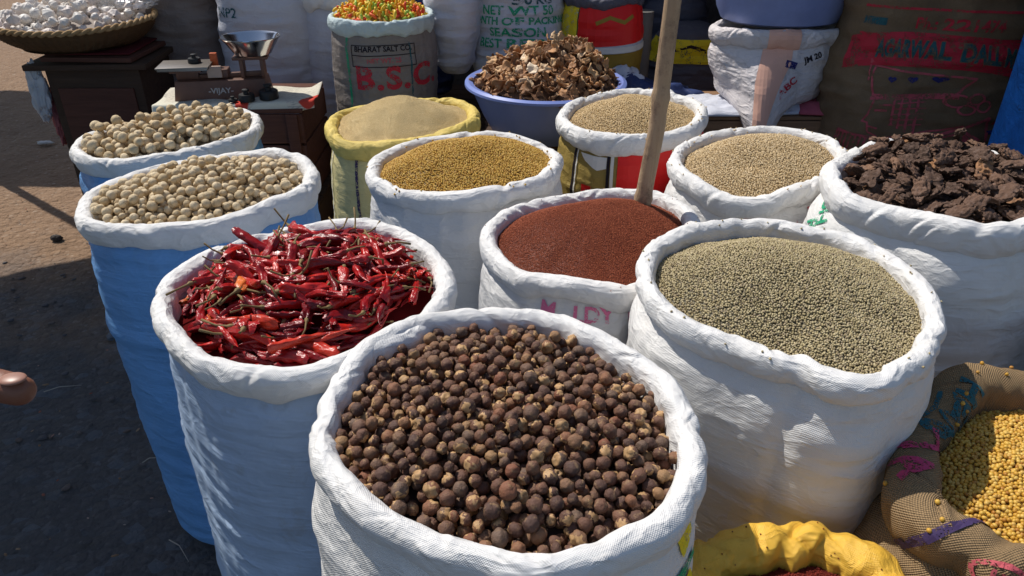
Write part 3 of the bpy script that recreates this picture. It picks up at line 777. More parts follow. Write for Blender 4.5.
for i in range(NCH):
    lay = i / NCH
    a_ = rg.uniform(-PI, PI); s_ = math.sqrt(rg.uniform(0, 1)) * .885
    R_ = float(inner_r(SC, np.array([a_]))[0]) * s_
    x, y = SC['c'][0] + R_ * math.cos(a_), SC['c'][1] + R_ * math.sin(a_)
    ln = rg.uniform(.074, .115)
    yaw = rg.uniform(-PI, PI)
    if s_ > .62: yaw = a_ + PI / 2 + rg.normal() * .35 + (PI if rg.random() < .5 else 0)
    z = float(fC(np.array([x]), np.array([y]))[0]) + .004 + lay * .026 + rg.uniform(-.004, .004)
    pitch = rg.normal() * .15; pod, stem = CH[int(rg.integers(len(CH)))]
    if i > NCH - 16 and s_ < .65: pitch = rg.uniform(.15, .38); z += .003
    o = bpy.data.objects.new('dried_chilli', pod); COL.objects.link(o)
    o.location = (x, y, z); o.scale = (ln, ln * 1.08, ln * 1.08); o.rotation_euler = (rg.uniform(-PI, PI), pitch, yaw)
    tag(o, 'shiny dried red chilli with a thin curled stem, lying among the others in the sack', 'chilli', 'dried red chillies')
    if rg.random() < .62 and (s_ < .70 or math.sin(a_) > .3):
        c_ = bpy.data.objects.new('stem', stem); COL.objects.link(c_); c_.parent = o
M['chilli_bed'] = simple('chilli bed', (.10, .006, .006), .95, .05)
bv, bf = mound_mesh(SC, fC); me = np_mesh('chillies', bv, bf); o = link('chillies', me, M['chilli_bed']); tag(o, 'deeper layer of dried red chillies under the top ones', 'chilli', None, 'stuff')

# bark pieces
def bark_mesh(seed):
    V, F = ico(4); rg = np.random.default_rng(seed); P = V.copy()
    r = 1 + .38 * noise(V, 1.7, seed, 2) + .09 * (1 - 2 * np.abs(noise(V, 3.4, seed + 3, 3)))
    P = P * r[:, None] * np.array([1, rg.uniform(.5, .85), rg.uniform(.17, .34)])
    P[:, 2] += .22 * np.cos(P[:, 0] * 2.1 + seed) * rg.uniform(-1, 1) + .06 * np.sin(P[:, 0] * 14) * (P[:, 2] > 0)
    P[:, 2] += .07 * noise(P, 5, seed + 8, 2)
    return np_mesh('bark_piece', P, F)
M['bark'] = objrand_mat('dark bark', [(0, (.060, .033, .021)), (.5, (.100, .054, .034)), (.8, (.14, .078, .05)), (.95, (.22, .12, .07)), (1, (.36, .18, .08))], rough=.75, spec=.3, bumpsc=5, bumpd=.12, mottled=(.17, .11, .085), msc=3.2, mth=(.52, .72))
bmz = []
for s in range(9):
    me = bark_mesh(s + 30); me.materials.append(M['bark']); bmz.append(me)
fK = mound_fn(SK, dome=.026, edge=-.026, p=.8, lumps=.012)
pile(SK, fK, drop_pack(SK, fK, 295, .0152, rg, smax=.93, sink=.1), bmz, M['bark'], 'bark_piece', 'rough dark brown piece of dried bark lying among others in the right-hand white sack', 'dark bark pieces', 'bark', 300, rg, simple('bark bed', (.04, .024, .016), .9), 'bed of dark crumbs under the bark pieces', 'bark_crumbs', flat=.42, unit=1.45)

# fine grains
def st(*c): return [(i / (len(c) - 1), x) for i, x in enumerate(c)]
mB = island_mat('green lentils', st((.25, .19, .09), (.44, .36, .18), (.56, .47, .25), (.64, .55, .33), (.34, .26, .17)), .55, .3)
fB = mound_fn(SB, dome=.058, edge=-.006, p=1.1, dents=((-.02, -.13, .016, .05), (.08, -.09, .010, .04)))
grains(SB, fB, .0043, (1, .9, .65), 'green_lentils', 'fine grey green lentils heaped in the large white sack', mB, simple('lentil bed', (.10, .085, .05)), 1, seed=21)
mD = island_mat('red seeds', st((.15, .03, .015), (.26, .055, .025), (.33, .08, .035), (.42, .13, .06)), .6, .2)
fD = mound_fn(SD, dome=.060, edge=-.004, p=1.1, lumps=.003)
grains(SD, fD, .0026, (1, .9, .9), 'red_seeds', 'fine dark red brown seeds heaped in the white sack beside the pole', mD, simple('red seed bed', (.17, .04, .02)), 0, seed=22, zj=.7)
mG = island_mat('fenugreek seeds', st((.40, .21, .03), (.60, .36, .06), (.72, .46, .09), (.76, .54, .16), (.42, .20, .03)), .5, .3)
fG = mound_fn(SG, dome=.060, edge=.000, p=1.0, dents=((.06, -.07, .012, .05),))
grains(SG, fG, .0050, (1, .95, .85), 'fenugreek_seeds', 'golden brown fenugreek seeds heaped in the white sack before the yellow one', mG, simple('fenugreek bed', (.24, .14, .03)), 1, seed=23)
mH = island_mat('beige meal', st((.64, .49, .25), (.76, .61, .34), (.84, .69, .42)), .8, .1)
fH = mound_fn(SH, dome=.022, edge=.004, p=.8, peak=(-.01, .02, .058, .165), lumps=.006)
grains(SH, fH, .0024, (1, .8, .7), 'beige_meal', 'fine beige meal heaped to a peak in the yellow sack', mH, simple('meal bed', (.72, .57, .31), .9), 0, seed=24, zj=.6, space=1.0)
mJ = island_mat('tan grain', st((.48, .34, .17), (.68, .51, .28), (.78, .61, .37), (.82, .67, .44), (.56, .40, .21)), .55, .25)
fJ = mound_fn(SJ, dome=.055, edge=-.004, p=1.0, dents=((-.05, -.08, .010, .05),))
grains(SJ, fJ, .0052, (1.25, .65, .6), 'tan_grain', 'pale tan grain heaped in the white sack with a red stripe', mJ, simple('tan grain bed', (.28, .2, .1)), 1, seed=25)
mI = island_mat('tan millet', st((.46, .32, .14), (.64, .46, .23), (.74, .56, .31), (.78, .61, .37), (.52, .36, .18)), .55, .25)
fI = mound_fn(SI, dome=.050, edge=-.004, p=1.0)
grains(SI, fI, .0054, (1.2, .7, .65), 'tan_grain', 'tan grain heaped in the sack behind the bamboo pole', mI, simple('tan millet bed', (.26, .18, .09)), 1, seed=26)
mL = island_mat('yellow lentils', st((.50, .26, .03), (.68, .40, .05), (.76, .50, .09), (.78, .56, .15), (.40, .16, .02)), .45, .35)
fL = mound_fn(SL, dome=.020, edge=-.022, p=1.0, lumps=.004)
grains(SL, fL, .0066, (1, .92, .85), 'yellow_lentils', 'round golden yellow lentils in the open jute sack', mL, simple('yellow lentil bed', (.28, .15, .03)), 2, seed=27)
mM = island_mat('dark red powder', st((.10, .012, .008), (.18, .022, .014), (.24, .035, .02)), .7, .2)
fM = mound_fn(SM, dome=.02, edge=-.012, p=1.0)
grains(SM, fM, .0028, (1, .9, .9), 'red_powder', 'dark red powdery seeds in the deep yellow sack at the bottom edge', mM, simple('red powder bed', (.12, .015, .01)), 0, seed=28, zj=.9)
# chunky brown flakes and coloured crisps come with their vessels below
# ------------------------------------------------------------------ bamboo pole
t = NT('bamboo'); ob = t.obj
g = t.noise(t.mapping(ob, (60, 60, 3)), 1, 4, .6)
c = t.mix(g, (.26, .165, .095), (.50, .37, .24)); c = t.mix(t.ramp(t.noise(ob, 14, 5, .75), [(.48, (0, 0, 0)), (.62, (1, 1, 1))]), c, (.20, .135, .09))
M['bamboo'] = t.fin(c, t.bump(t.noise(ob, 50, 4, .7), .002, prev=t.bump(g, .004)), .6, .3)
root = empty('bamboo_pole', (.268, 1.475, 0), 0, 'upright weathered bamboo pole stuck in the sack of dark red seeds', 'pole')
pp = [(.0, 0, 0), (.0, 0, .60), (.002, 0, .80), (.010, 0, .90), (.022, .0, 1.02), (.024, 0, 1.12), (.028, 0, 1.25), (.034, 0, 1.6), (.05, 0, 2.1), (.06, 0, 2.6)]
b = BM(); P_ = []; R_ = []
nodes = [.12, .45, .862, 1.075, 1.42, 1.85, 2.3]
zz = np.linspace(0, 2.6, 160)
for z in zz:
    x = np.interp(z, [p[2] for p in pp], [p[0] for p in pp]); r = .0200 - z * .0034 + .0012 * max(0, z - 1.5)
    for q in nodes: r += .0035 * math.exp(-((z - q) / .010) ** 2) - .0012 * math.exp(-((z - q + .02) / .012) ** 2)
    P_.append((x, .0015 * math.sin(z * 7), z)); R_.append(r)
b.tube(P_, R_, 18); b.build('shaft', M['bamboo'], root, 50)

# ------------------------------------------------------------------ closed and background sacks
def full_sack(name, label, cx, cy, rx, ry, z0, z1, mat, seed=0, rot=0, group=None, cat='sack', sqz=.85, root_only=True, dome=.10, puff=.03, pinch=0):
    n, nz = 260, 120
    a = np.arange(n) / n * 2 * PI
    e = 2 / 2.6
    ux = np.sign(np.cos(a)) * np.abs(np.cos(a)) ** e; uy = np.sign(np.sin(a)) * np.abs(np.sin(a)) ** e
    P = np.zeros((nz, n, 3)); t_ = np.linspace(0, 1, nz)
    for i, q in enumerate(t_):
        z = z1 - (z1 - z0) * q
        s = 1 - (1 - sqz) * abs(2 * q - 1) ** 2.5
        if z > z1 - dome: s *= math.sqrt(max(0, 1 - ((z - (z1 - dome)) / dome) ** 2)) * .97 + .03
        if z < z0 + .07: s *= .80 + .20 * math.sqrt(max(0, 1 - ((z0 + .07 - z) / .07) ** 2))
        P[i, :, 0] = cx + (ux * rx * math.cos(rot) - uy * ry * math.sin(rot)) * s; P[i, :, 1] = cy + (ux * rx * math.sin(rot) + uy * ry * math.cos(rot)) * s; P[i, :, 2] = z
    N_ = np.stack([np.cos(a + rot), np.sin(a + rot)], 1)
    d = puff * .5 * noise(P, 4, seed, 2) + .006 * noise(P, 1, seed + 2, 3, (5, 5, 34)) + .005 * (1 - 2 * np.abs(noise(P, 1, seed + 4, 2, (8, 8, 18))))
    P[..., 0] += N_[None, :, 0] * d; P[..., 1] += N_[None, :, 1] * d
    root = empty(name, (cx, cy, z0), 0, label, cat, group)
    S = Surf(P); o = link('sack_body', grid_mesh('sack_body', P - np.array([cx, cy, z0])), M[mat], root)
    # sewn seam along one side
    j = S.col_at(rot - .15); b = BM(); pts = [S.P[i, j] + S.N[i, j] * .001 - np.array([cx, cy, z0]) for i in range(6, nz - 4, 3)]
    b.tube(pts, .0022, 6); b.build('seam', M[mat], root, True)
    return dict(root=root, body=S)

def zof(s, z):
    P = s['body'].P; c = s['body'].col_at(math.radians(-95)); return float(np.interp(P[0, c, 2] - z, P[0, c, 2] - P[:, c, 2], s['body'].cv))
G_BACK = 'full sacks standing in the shade behind'
full_sack('grain_sack', 'dark brown grey full sack between the garlic basket and the pale sack', -1.42, 3.46, .19, .16, 0, 1.15, 'brown_grey', 31, group=G_BACK)
s2 = full_sack('grain_sack', 'tall pale blue grey full sack directly behind the weighing scale', -1.02, 3.34, .195, .16, 0, 1.25, 'lilac', 32, group=G_BACK)
decal(s2['body'], text_mesh('NP2', .055, .0008), s2['body'].col_at(math.radians(-98)) - 22, zof(s2, .93), M['teal_print'], s2['root'])
full_sack('grain_sack', 'bulging white full sack between the coloured crisps and the green lettered sack', -.235, 3.22, .105, .15, .70, 1.25, 'lilac', 33, rot=-.05, group=G_BACK, sqz=.72)
s3 = full_sack('grain_sack', 'white full sack with pale green lettering behind the basin of brown flakes', .02, 3.30, .185, .15, .55, 1.30, 'lilac', 34, group=G_BACK)
for k_, (tx, v_) in enumerate((('50 KG', .985), ('NET WT 50', .945), ('MONTH OF PACKING', .905), ('SEASON', .862), ('BEST BEFORE', .818))):
    decal(s3['body'], text_mesh(tx, .050 if k_ != 2 else .042, .0014), s3['body'].col_at(math.radians(-90)) + (14 if k_ == 0 else 0), zof(s3, v_), M['green_print' if k_ else 'teal_print'], s3['root'])
full_sack('grain_sack', 'dark sack in deep shade at the back beside the pole', .76, 3.75, .16, .14, .35, .95, 'dark_grey', 35, group=G_BACK)
s5 = full_sack('grain_sack', 'dark sack with a dull yellow printed band right of the pole', .80, 3.52, .18, .12, .35, .84, 'dark_grey', 36, group=G_BACK)
dec_poly(s5, [rect(-.22, -.06, .25, .05)], math.radians(-100), .20, 'yellow_print', name='printed_panel')
dec_poly(s5, line_poly([(-.05, 0), (0, .02), (.05, -.01), (.1, .02)], .012), math.radians(-100), .20, 'black_print', name='printed_mark')
s6 = full_sack('grain_sack', 'dark maroon sack with red lettering behind the salmon striped bag', 1.38, 3.22, .20, .13, .0, 1.12, 'maroon_cloth', 37, group=G_BACK)
decal(s6['body'], text_mesh('DELUXE', .07, .002), s6['body'].col_at(math.radians(-125)), .17, M['red_print'], s6['root'], rot=.5)
decal(s6['body'], text_mesh('RICE', .07, .002), s6['body'].col_at(math.radians(-125)), .25, M['red_print'], s6['root'], rot=.5)
full_sack('grain_sack', 'brown grey full sack at the back between the table and the wall', -1.80, 4.0, .22, .18, 0, 1.05, 'brown_grey', 38, group=G_BACK)
full_sack('grain_sack', 'dark blue bundle behind the drum-shaped sack of coloured crisps', -.42, 3.62, .16, .13, .5, 1.2, 'dark_blue', 39, group=G_BACK)
full_sack('grain_sack', 'dark sack at the back above the green and red printed sack', .42, 3.78, .20, .14, .5, 1.25, 'dark_grey', 40, group=G_BACK)

# white open sack of pale flour behind the lettered one
SP = make_sack('P', 'grain_sack', 'open white sack of pale flour half hidden behind the sack of coloured crisps', circle(-.74, 3.40, .17, .17), .97, rw=.02, rh=.024, bulge=.02, mats=('lilac', 'white_rim'), seed=41, group=G_BACK, neigh=False)
fP = mound_fn(SP, dome=.05, edge=-.005)
bv, bf = mound_mesh(SP, fP); o = link('flour', np_mesh('flour', bv, bf), simple('pale flour', (.62, .52, .36), .9, bsc=200, bd=.001)); tag(o, 'pale flour heaped in the open white sack at the back', 'flour', None, 'stuff')

# drum-shaped sack with coloured crisps
SQ = make_sack('Q', 'snack_sack', 'dingy upright sack with large red B.S.C lettering, full of coloured crisps', circle(-.49, 2.965, .185, .175, 14), .955, rw=.014, rh=.022, bulge=.012, mats=('dingy', 'mint_rim'), seed=42, group=None, neigh=False, zb=.0)
qa = math.radians(-80.5)
dec_text(SQ, 'B.S.C.', .115, qa, .175, 'red_print', bold=.004, xs=1.12, dx=.06, space=1.12)
dec_poly(SQ, line_poly([(-.12, .03), (.12, .03), (.12, -.045), (-.12, -.045), (-.12, .03)], .003) + line_poly([(-.12, -.005), (.12, -.005)], .003), qa, .085, 'black_print', name='printed_frame')
dec_text(SQ, 'BHARAT SALT CO.', .026, qa, .068, 'black_print', bold=.0006)
dec_text(SQ, 'NET WT. 25', .024, qa, .108, 'faded_red', bold=.0006)
dec_poly(SQ, [rect(-.005, -.5, .005, .2)], math.radians(-124), .15, 'green_print', name='printed_stripe')
dec_poly(SQ, [rect(-.003, -.5, .003, .2)], math.radians(-50), .15, 'teal_print', name='printed_stripe')
M['crisp'] = objrand_mat('coloured crisp', [(0, (.82, .55, .03)), (.30, (.80, .50, .03)), (.31, (.80, .14, .02)), (.50, (.74, .05, .03)), (.51, (.42, .56, .06)), (.66, (.34, .50, .06)), (.67, (.86, .62, .06)), (.88, (.84, .58, .05)), (.89, (.84, .30, .02)), (1, (.84, .28, .02))], .5, .4, bumpsc=3, bumpd=.05)
M['crisp'].node_tree.nodes
cm = []
for s in range(4):
    b = BM(); rr = random.Random(s); l = rr.uniform(.9, 1.5)
    b.tube([(-l, 0, 0), (-l * .3, .25, .1), (l * .4, .2, 0), (l, -.15, .1)], [.45, .55, .5, .42], 8)
    bmesh.ops.recalc_face_normals(b.b, faces=b.b.faces); me = bpy.data.meshes.new('crisp'); b.b.to_mesh(me); b.b.free(); me.materials.append(M['crisp']); me.polygons.foreach_set('use_smooth', [True] * len(me.polygons)); cm.append(me)
fQ = mound_fn(SQ, dome=.055, edge=.0, p=.9)
rg = np.random.default_rng(6)
pile(SQ, fQ, drop_pack(SQ, fQ, 400, .0092, rg, smax=.97), cm, M['crisp'], 'crisp', 'small coloured crisp in the sack with red B.S.C lettering', 'coloured crisps', 'snack', 300, rg, simple('crisp bed', (.45, .25, .03), .7), 'lower layer of yellow, red and green crisps', 'crisps')

# red and gold printed sack at the back
SR = make_sack('R', 'grain_sack', 'back sack with red, white and gold printed bands beside the green lettered sack', circle(.37, 3.26, .155, .15), .985, rw=.012, rh=.016, bulge=.012, mats=('lilac', 'dark_grey'), seed=43, group=G_BACK, neigh=False, zb=.45)
ra = math.radians(-96)
dec_poly(SR, [rect(-.24, -.30, -.10, .2)], ra, .15, 'gold_body' if 0 else 'yellow_print', name='printed_panel')
dec_poly(SR, [[(-.10, .2), (.25, .2), (.25, -.02), (-.10, -.035)]], ra, .13, 'solid_red', name='printed_panel')
dec_poly(SR, [rect(-.10, -.058, .25, -.034)], ra, .13, 'white_print', name='printed_band', off=.003)
dec_text(SR, '100% CHANA BESAN', .022, ra, .176, 'navy_print', bold=.0007, dx=.05)
M['gold_print'] = print_mat('gold print', (.30, .19, .03), .25)
dec_poly(SR, [[(-.10, -.06), (.25, -.06), (.25, -.17), (.12, -.20), (.02, -.18), (-.10, -.15)]], ra, .13, 'gold_print', name='printed_panel')
dec_poly(SR, line_poly([(-.02, .03), (.03, .05), (.09, .03), (.13, .05)], .014), ra, .10, 'gold_print', name='printed_mark', off=.0036)
dec_poly(SR, [rect(-.104, -.4, -.100, .2)], ra, .15, 'black_print', name='printed_stripe', off=.0036)
fR = mound_fn(SR, dome=.03, edge=-.01)
bv, bf = mound_mesh(SR, fR); o = link('dark_lentils', np_mesh('dark_lentils', bv, bf), simple('dark green lentils', (.05, .07, .03), .8, bsc=220, bd=.003)); tag(o, 'dark green filling of the red and gold printed sack at the back', 'grain', None, 'stuff')

# ------------------------------------------------------------------ basin of brown flakes
M['blue_plastic'] = simple('periwinkle plastic', (.20, .27, .62), .32, .5, var=.85, vsc=4)
root = empty('plastic_basin', (.12, 2.72, .60), 0, 'periwinkle blue plastic basin heaped with dried brown flakes', 'basin')
b = BM(); b.lathe([(.002, .0), (.175, 0), (.19, .006), (.225, .07), (.255, .14), (.266, .178), (.282, .181), (.285, .175), (.289, .176), (.288, .184), (.276, .190), (.260, .186), (.250, .145), (.219, .075), (.18, .012), (.002, .01)], n=96); b.build('bowl', M['blue_plastic'], root, 40)
SB2 = dict(c=np.array([.12, 2.72]), z=.775, ang=np.linspace(-PI, PI, 40, endpoint=False), rad=np.full(40, .262), seed=50)
fW = mound_fn(SB2, dome=.055, edge=.0, p=.8, peak=(.06, .03, .10, .20), lumps=.022)
def flake(seed):
    n = 9; V = []; rg = np.random.default_rng(seed)
    X, Y = np.meshgrid(np.linspace(-1, 1, n), np.linspace(-1, 1, n)); 
    a = np.arctan2(Y, X); R = np.maximum(abs(X), abs(Y)); rr = R * (1 + .35 * noise(np.stack([np.cos(a), np.sin(a), a * 0], -1), 1.8, seed, 2))
    x = rr * np.cos(a); y = rr * np.sin(a) * rg.uniform(.5, .8); z = .38 * x * x * rg.choice([-1, 1]) + .35 * noise(np.stack([x, y, x * 0], -1), 1.6, seed + 2, 2) + .25 * x * y
    top = np.stack([x, y, z], -1).reshape(-1, 3); 
    I, J = np.meshgrid(np.arange(n - 1), np.arange(n - 1), indexing='ij'); F = np.stack([I * n + J, I * n + J + 1, (I + 1) * n + J + 1, (I + 1) * n + J], -1).reshape(-1, 4)
    bot = top - np.array([0, 0, .13]); m = len(top)
    bd = [k for k in range(n)] + [k * n + n - 1 for k in range(1, n)] + [(n - 1) * n + k for k in range(n - 2, -1, -1)] + [k * n for k in range(n - 2, 0, -1)]
    S_ = [(bd[i], bd[i] + m, bd[(i + 1) % len(bd)] + m, bd[(i + 1) % len(bd)]) for i in range(len(bd))]
    return np_mesh('dried_flake', np.concatenate([top, bot]), np.concatenate([F, F[:, ::-1] + m, np.array(S_)]))
M['flake'] = objrand_mat('dried flake', [(0, (.18, .08, .03)), (.4, (.36, .17, .07)), (.7, (.50, .26, .11)), (.86, (.58, .36, .18)), (1, (.78, .64, .48))], .6, .35, bumpsc=3, bumpd=.1, mottled=(.50, .38, .26), msc=1.6, mth=(.60, .74))
fm = []
for s in range(10):
    me = flake(s + 5); me.materials.append(M['flake']); fm.append(me)
rg = np.random.default_rng(9)
pile(SB2, fW, drop_pack(SB2, fW, 330, .0150, rg, smax=.98, sink=.0), fm, M['flake'], 'dried_flake', 'curled brown dried flake lying in the heap in the periwinkle basin', 'brown flakes in the basin', 'flake', 300, rg, simple('flake bed', (.14, .065, .03), .8, bsc=60, bd=.02), 'bed of dried brown crumbs under the flakes', 'flake_crumbs', flat=1.1, unit=1.45)

# ------------------------------------------------------------------ wooden crates, platforms
M['wood_dark'] = wood('dark old wood', (.075, .045, .03)); M['wood_mid'] = wood('crate wood', (.26, .15, .085)); M['wood_red'] = wood('reddish old wood', (.12, .05, .035))
def crate(name, label, x0, x1, y0, y1, z0, z1, mat, nsl=4, group=None, cat='crate'):
    cx, cy = (x0 + x1) / 2, (y0 + y1) / 2; w, d, h = x1 - x0, y1 - y0, z1 - z0
    root = empty(name, (cx, cy, z0), 0, label, cat, group)
    rr = random.Random(label)
    for nm_, sy in (('side_boards', -1), ('side_boards', 1)):
        b = BM(); sh = h / nsl
        for k in range(nsl): b.box((rr.uniform(-.004, .004), sy * (d / 2 - .007), sh * (k + .5)), (w, .012, sh - rr.uniform(.006, .016)), (0, rr.uniform(-.006, .006), 0), .0015)
        b.build(nm_, mat, root, 30)
    for sx in (-1, 1):
        b = BM(); sh = h / nsl
        for k in range(nsl): b.box((sx * (w / 2 - .007), rr.uniform(-.004, .004), sh * (k + .5)), (.012, d - .032, sh - rr.uniform(.006, .016)), (rr.uniform(-.006, .006), 0, 0), .0015)
        b.build('end_boards', mat, root, 30)
    for sx in (-1, 1):
        for sy in (-1, 1):
            b = BM(); b.box((sx * (w / 2 - .035), sy * (d / 2 + .006), h / 2), (.04, .012, h - .004), bev=.0015); b.build('corner_post', mat, root, 30)
    b = BM(); nb = max(3, int(d / .09))
    for k in range(nb): b.box((0, -d / 2 + d / nb * (k + .5), h + .006), (w, d / nb - .008, .012), bev=.0015)
    b.build('lid_boards', mat, root, 30)
    return root
crate('wooden_crate', 'dark slatted crate under the newspaper and the weighing scale', -1.24, -.74, 2.62, 2.98, .36, .695, M['wood_red'], 3, 'crates stacked under the scale')
crate('wooden_crate', 'lowest dark crate standing on the ground below the weighing scale', -1.22, -.72, 2.60, 2.97, 0, .345, M['wood_dark'], 3, 'crates stacked under the scale')
crate('wooden_crate', 'brown wooden crate under the white and salmon bag', 0.64, 1.30, 2.70, 3.05, .0, .645, M['wood_mid'], 5)
crate('wooden_crate', 'dark crate below the periwinkle basin', -.10, .34, 2.56, 2.90, 0, .585, M['wood_dark'], 4)
crate('wooden_platform', 'long dark wooden platform carrying the sacks at the back', -.36, .62, 3.10, 3.95, 0, .43, M['wood_dark'], 3, None, 'platform')

# ------------------------------------------------------------------ garlic basket on its table
root = empty('wooden_table', (-1.65, 3.22, 0), 0, 'dark wooden box table with an overhanging top board under the garlic basket', 'table')
b = BM(); b.box((0, 0, .375), (.37, .42, .75), bev=.004); b.build('cabinet', M['wood_dark'], root, 30)
b = BM(); b.box((.0, -.214, .40), (.30, .010, .56), bev=.003); b.build('front_panel', M['wood_red'], root, 30)
b = BM(); b.box((-.02, -.02, .765), (.47, .44, .022), (0, 0, .04), bev=.003); b.build('top_board', M['wood_dark'], root, 30)
b = BM(); b.box((-.0, -.02, .79), (.36, .40, .018), (0, 0, -.04), bev=.003); b.build('upper_board', M['wood_red'], root, 30)
b = BM(); b.box((-.01, -.03, .808), (.33, .34, .006), (0, 0, .02), bev=.003); o = b.build('red_cloth', simple('red cloth', (.11, .01, .015), .9), None, 30); o.location = (-1.65, 3.22, 0); tag(o, 'folded red cloth between the garlic basket and the table', 'cloth')
# basket
BC = (-1.76, 3.18)
nz_, n_ = 26, 220; a = np.arange(n_) / n_ * 2 * PI; P = np.zeros((nz_, n_, 3))
for i in range(nz_):
    q = i / (nz_ - 1); r = .20 + .105 * math.sin(q * PI / 2) ** .8
    wv = .0035 * np.sin(a * 60 + (i % 2) * PI) + .003 * math.cos(i * PI)
    P[i, :, 0] = (r + wv) * np.cos(a); P[i, :, 1] = (r + wv) * np.sin(a) * .92; P[i, :, 2] = .005 + q * .095 + .008 * noise(np.stack([np.cos(a), np.sin(a), a * 0], 1), 1.5, 4)
M['basket'] = wood('cane', (.13, .07, .032)); M['cane_light'] = wood('pale cane', (.42, .27, .13))
root = empty('cane_basket', (BC[0], BC[1], .811), 0, 'round woven cane basket heaped with garlic on the dark table', 'basket')
link('woven_side', grid_mesh('woven_side', P), M['basket'], root)
b = BM(); b.lathe([(.001, .004), (.12, .004), (.205, .006)], n=60); b.build('woven_bottom', M['basket'], root, True)
for tw in (0, PI):
    b = BM(); pts = [((.308 + .006 * math.cos(k * .9 + tw)) * math.cos(k * PI / 100), (.308 + .006 * math.cos(k * .9 + tw)) * .92 * math.sin(k * PI / 100), .102 + .006 * math.sin(k * .9 + tw) + .006 * math.sin(k * .07)) for k in range(201)]
    b.tube(pts, .007, 8, False); b.build('rim_band', M['cane_light'], root, True)
def garlic(seed):
    n, k = 20, 40; a = np.arange(k) / k * 2 * PI; P = np.zeros((n, k, 3)); rg = np.random.default_rng(seed); m = int(rg.integers(6, 9)); bnd = rg.uniform(-.25, .25, 2)
    for i in range(n):
        q = i / (n - 1); 
        r = math.sin(min(1, q / .72) * PI * .98) ** .62 * 1.0 if q < .66 else np.interp(q, [.66, .74, .85, 1], [.62, .30, .16, .12])
        if i == 0: r = .03
        lob = 1 - .17 * np.abs(np.sin(a * m / 2 + seed)) ** .6 * (q < .8)
        P[i, :, 0] = r * lob * np.cos(a) + bnd[0] * q * q; P[i, :, 1] = r * lob * np.sin(a) + bnd[1] * q * q; P[i, :, 2] = -.75 + q * 2.0
    return grid_mesh('garlic_bulb', P[::-1])
M['garlic'] = objrand_mat('garlic skin', [(0, (.72, .66, .60)), (.5, (.80, .76, .71)), (1, (.66, .57, .53))], .5, .3, bumpsc=3, bumpd=.06, mottled=(.58, .48, .46), msc=1.4, mth=(.6, .8))
gm = []
for s in range(6):
    me = garlic(s); me.materials.append(M['garlic']); gm.append(me)
SG2 = dict(c=np.array(BC), z=.90, ang=np.linspace(-PI, PI, 40, endpoint=False), rad=np.hypot(.285 * np.cos(np.linspace(-PI, PI, 40, endpoint=False)), .262 * np.sin(np.linspace(-PI, PI, 40, endpoint=False))), seed=60)
fG2 = mound_fn(SG2, dome=.045, edge=-.012, p=.8, lumps=.0)
rg = np.random.default_rng(12)
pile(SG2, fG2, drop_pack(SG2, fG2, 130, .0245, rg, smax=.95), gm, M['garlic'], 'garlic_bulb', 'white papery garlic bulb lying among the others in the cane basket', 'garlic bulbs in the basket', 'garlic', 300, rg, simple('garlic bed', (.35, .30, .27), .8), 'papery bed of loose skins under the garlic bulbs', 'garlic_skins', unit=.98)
# crumpled clear bag lying on the garlic, plastic bag hanging from the table
t = NT('clear plastic film'); tr = t.n('ShaderNodeBsdfTransparent'); gl = t.n('ShaderNodeBsdfGlossy', Roughness=.15); mx = t.n('ShaderNodeMixShader'); mx.inputs[0].default_value = .35; df = t.n('ShaderNodeBsdfDiffuse'); df.inputs[0].default_value = (.8, .8, .82, 1); mx2 = t.n('ShaderNodeMixShader'); mx2.inputs[0].default_value = .4
t.l(gl.outputs[0], mx2.inputs[2]); t.l(df.outputs[0], mx2.inputs[1]); t.l(tr.outputs[0], mx.inputs[1]); t.l(mx2.outputs[0], mx.inputs[2]); t.l(mx.outputs[0], t.out.inputs[0]); M['film'] = t.m
def crumple(name, cx, cy, cz, rx, ry, rz, mat, seed, label, cat, amp=.25, rot=(0, 0, 0)):
    V, F = ico(5); r = 1 + amp * noise(V, 1.6, seed, 2) + amp * .45 * (1 - 2 * np.abs(noise(V, 3.2, seed + 3, 3)))
    me = np_mesh(name, V * r[:, None] * np.array([rx, ry, rz]), F); o = link(name, me, mat); o.location = (cx, cy, cz); o.rotation_euler = rot
    return tag(o, label, cat)
crumple('plastic_bag', -1.60, 3.30, .975, .13, .10, .035, M['film'], 3, 'crumpled clear plastic bag lying on top of the garlic', 'bag', .4)
crumple('plastic_bag', -1.885, 3.02, .66, .030, .035, .105, simple('thin white plastic', (.62, .62, .64), .4, .4), 8, 'white plastic bag hanging from the left end of the garlic table', 'bag', .35)
crumple('rag', -1.865, 3.06, .55, .020, .03, .10, simple('dusty pink rag', (.38, .12, .12), .9), 9, 'dusty pink rag hanging beside the white plastic bag at the table', 'rag', .35)

# ------------------------------------------------------------------ newspaper, scale, weights
t = NT('newsprint'); ob = t.obj
ln_ = t.noise(t.mapping(ob, (60, 500, 1)), 1, 2); c = t.mix(t.ramp(ln_, [(.5, (0, 0, 0)), (.6, (.6, .6, .6))]), (.62, .58, .48), (.22, .21, .2))
vo = t.n('ShaderNodeTexVoronoi', Scale=9.0); t.l(ob, vo.inputs['Vector']); 
c = t.mix(t.ramp(vo.outputs['Color'], [(.0, (0, 0, 0)), (.72, (0, 0, 0)), (.74, (1, 1, 1))], 'CONSTANT'), c, (.62, .60, .50))
c = t.mix(t.ramp(t.noise(ob, 5, 1), [(.66, (0, 0, 0)), (.67, (1, 1, 1))]), c, (.55, .06, .04)); c = t.mix(t.ramp(t.noise(t.mapping(ob, (1, 1, 1), (1, 2, 3)), 8, 1), [(.66, (0, 0, 0)), (.67, (1, 1, 1))]), c, (.08, .16, .35))
M['news'] = t.fin(c, None, .85, .15)
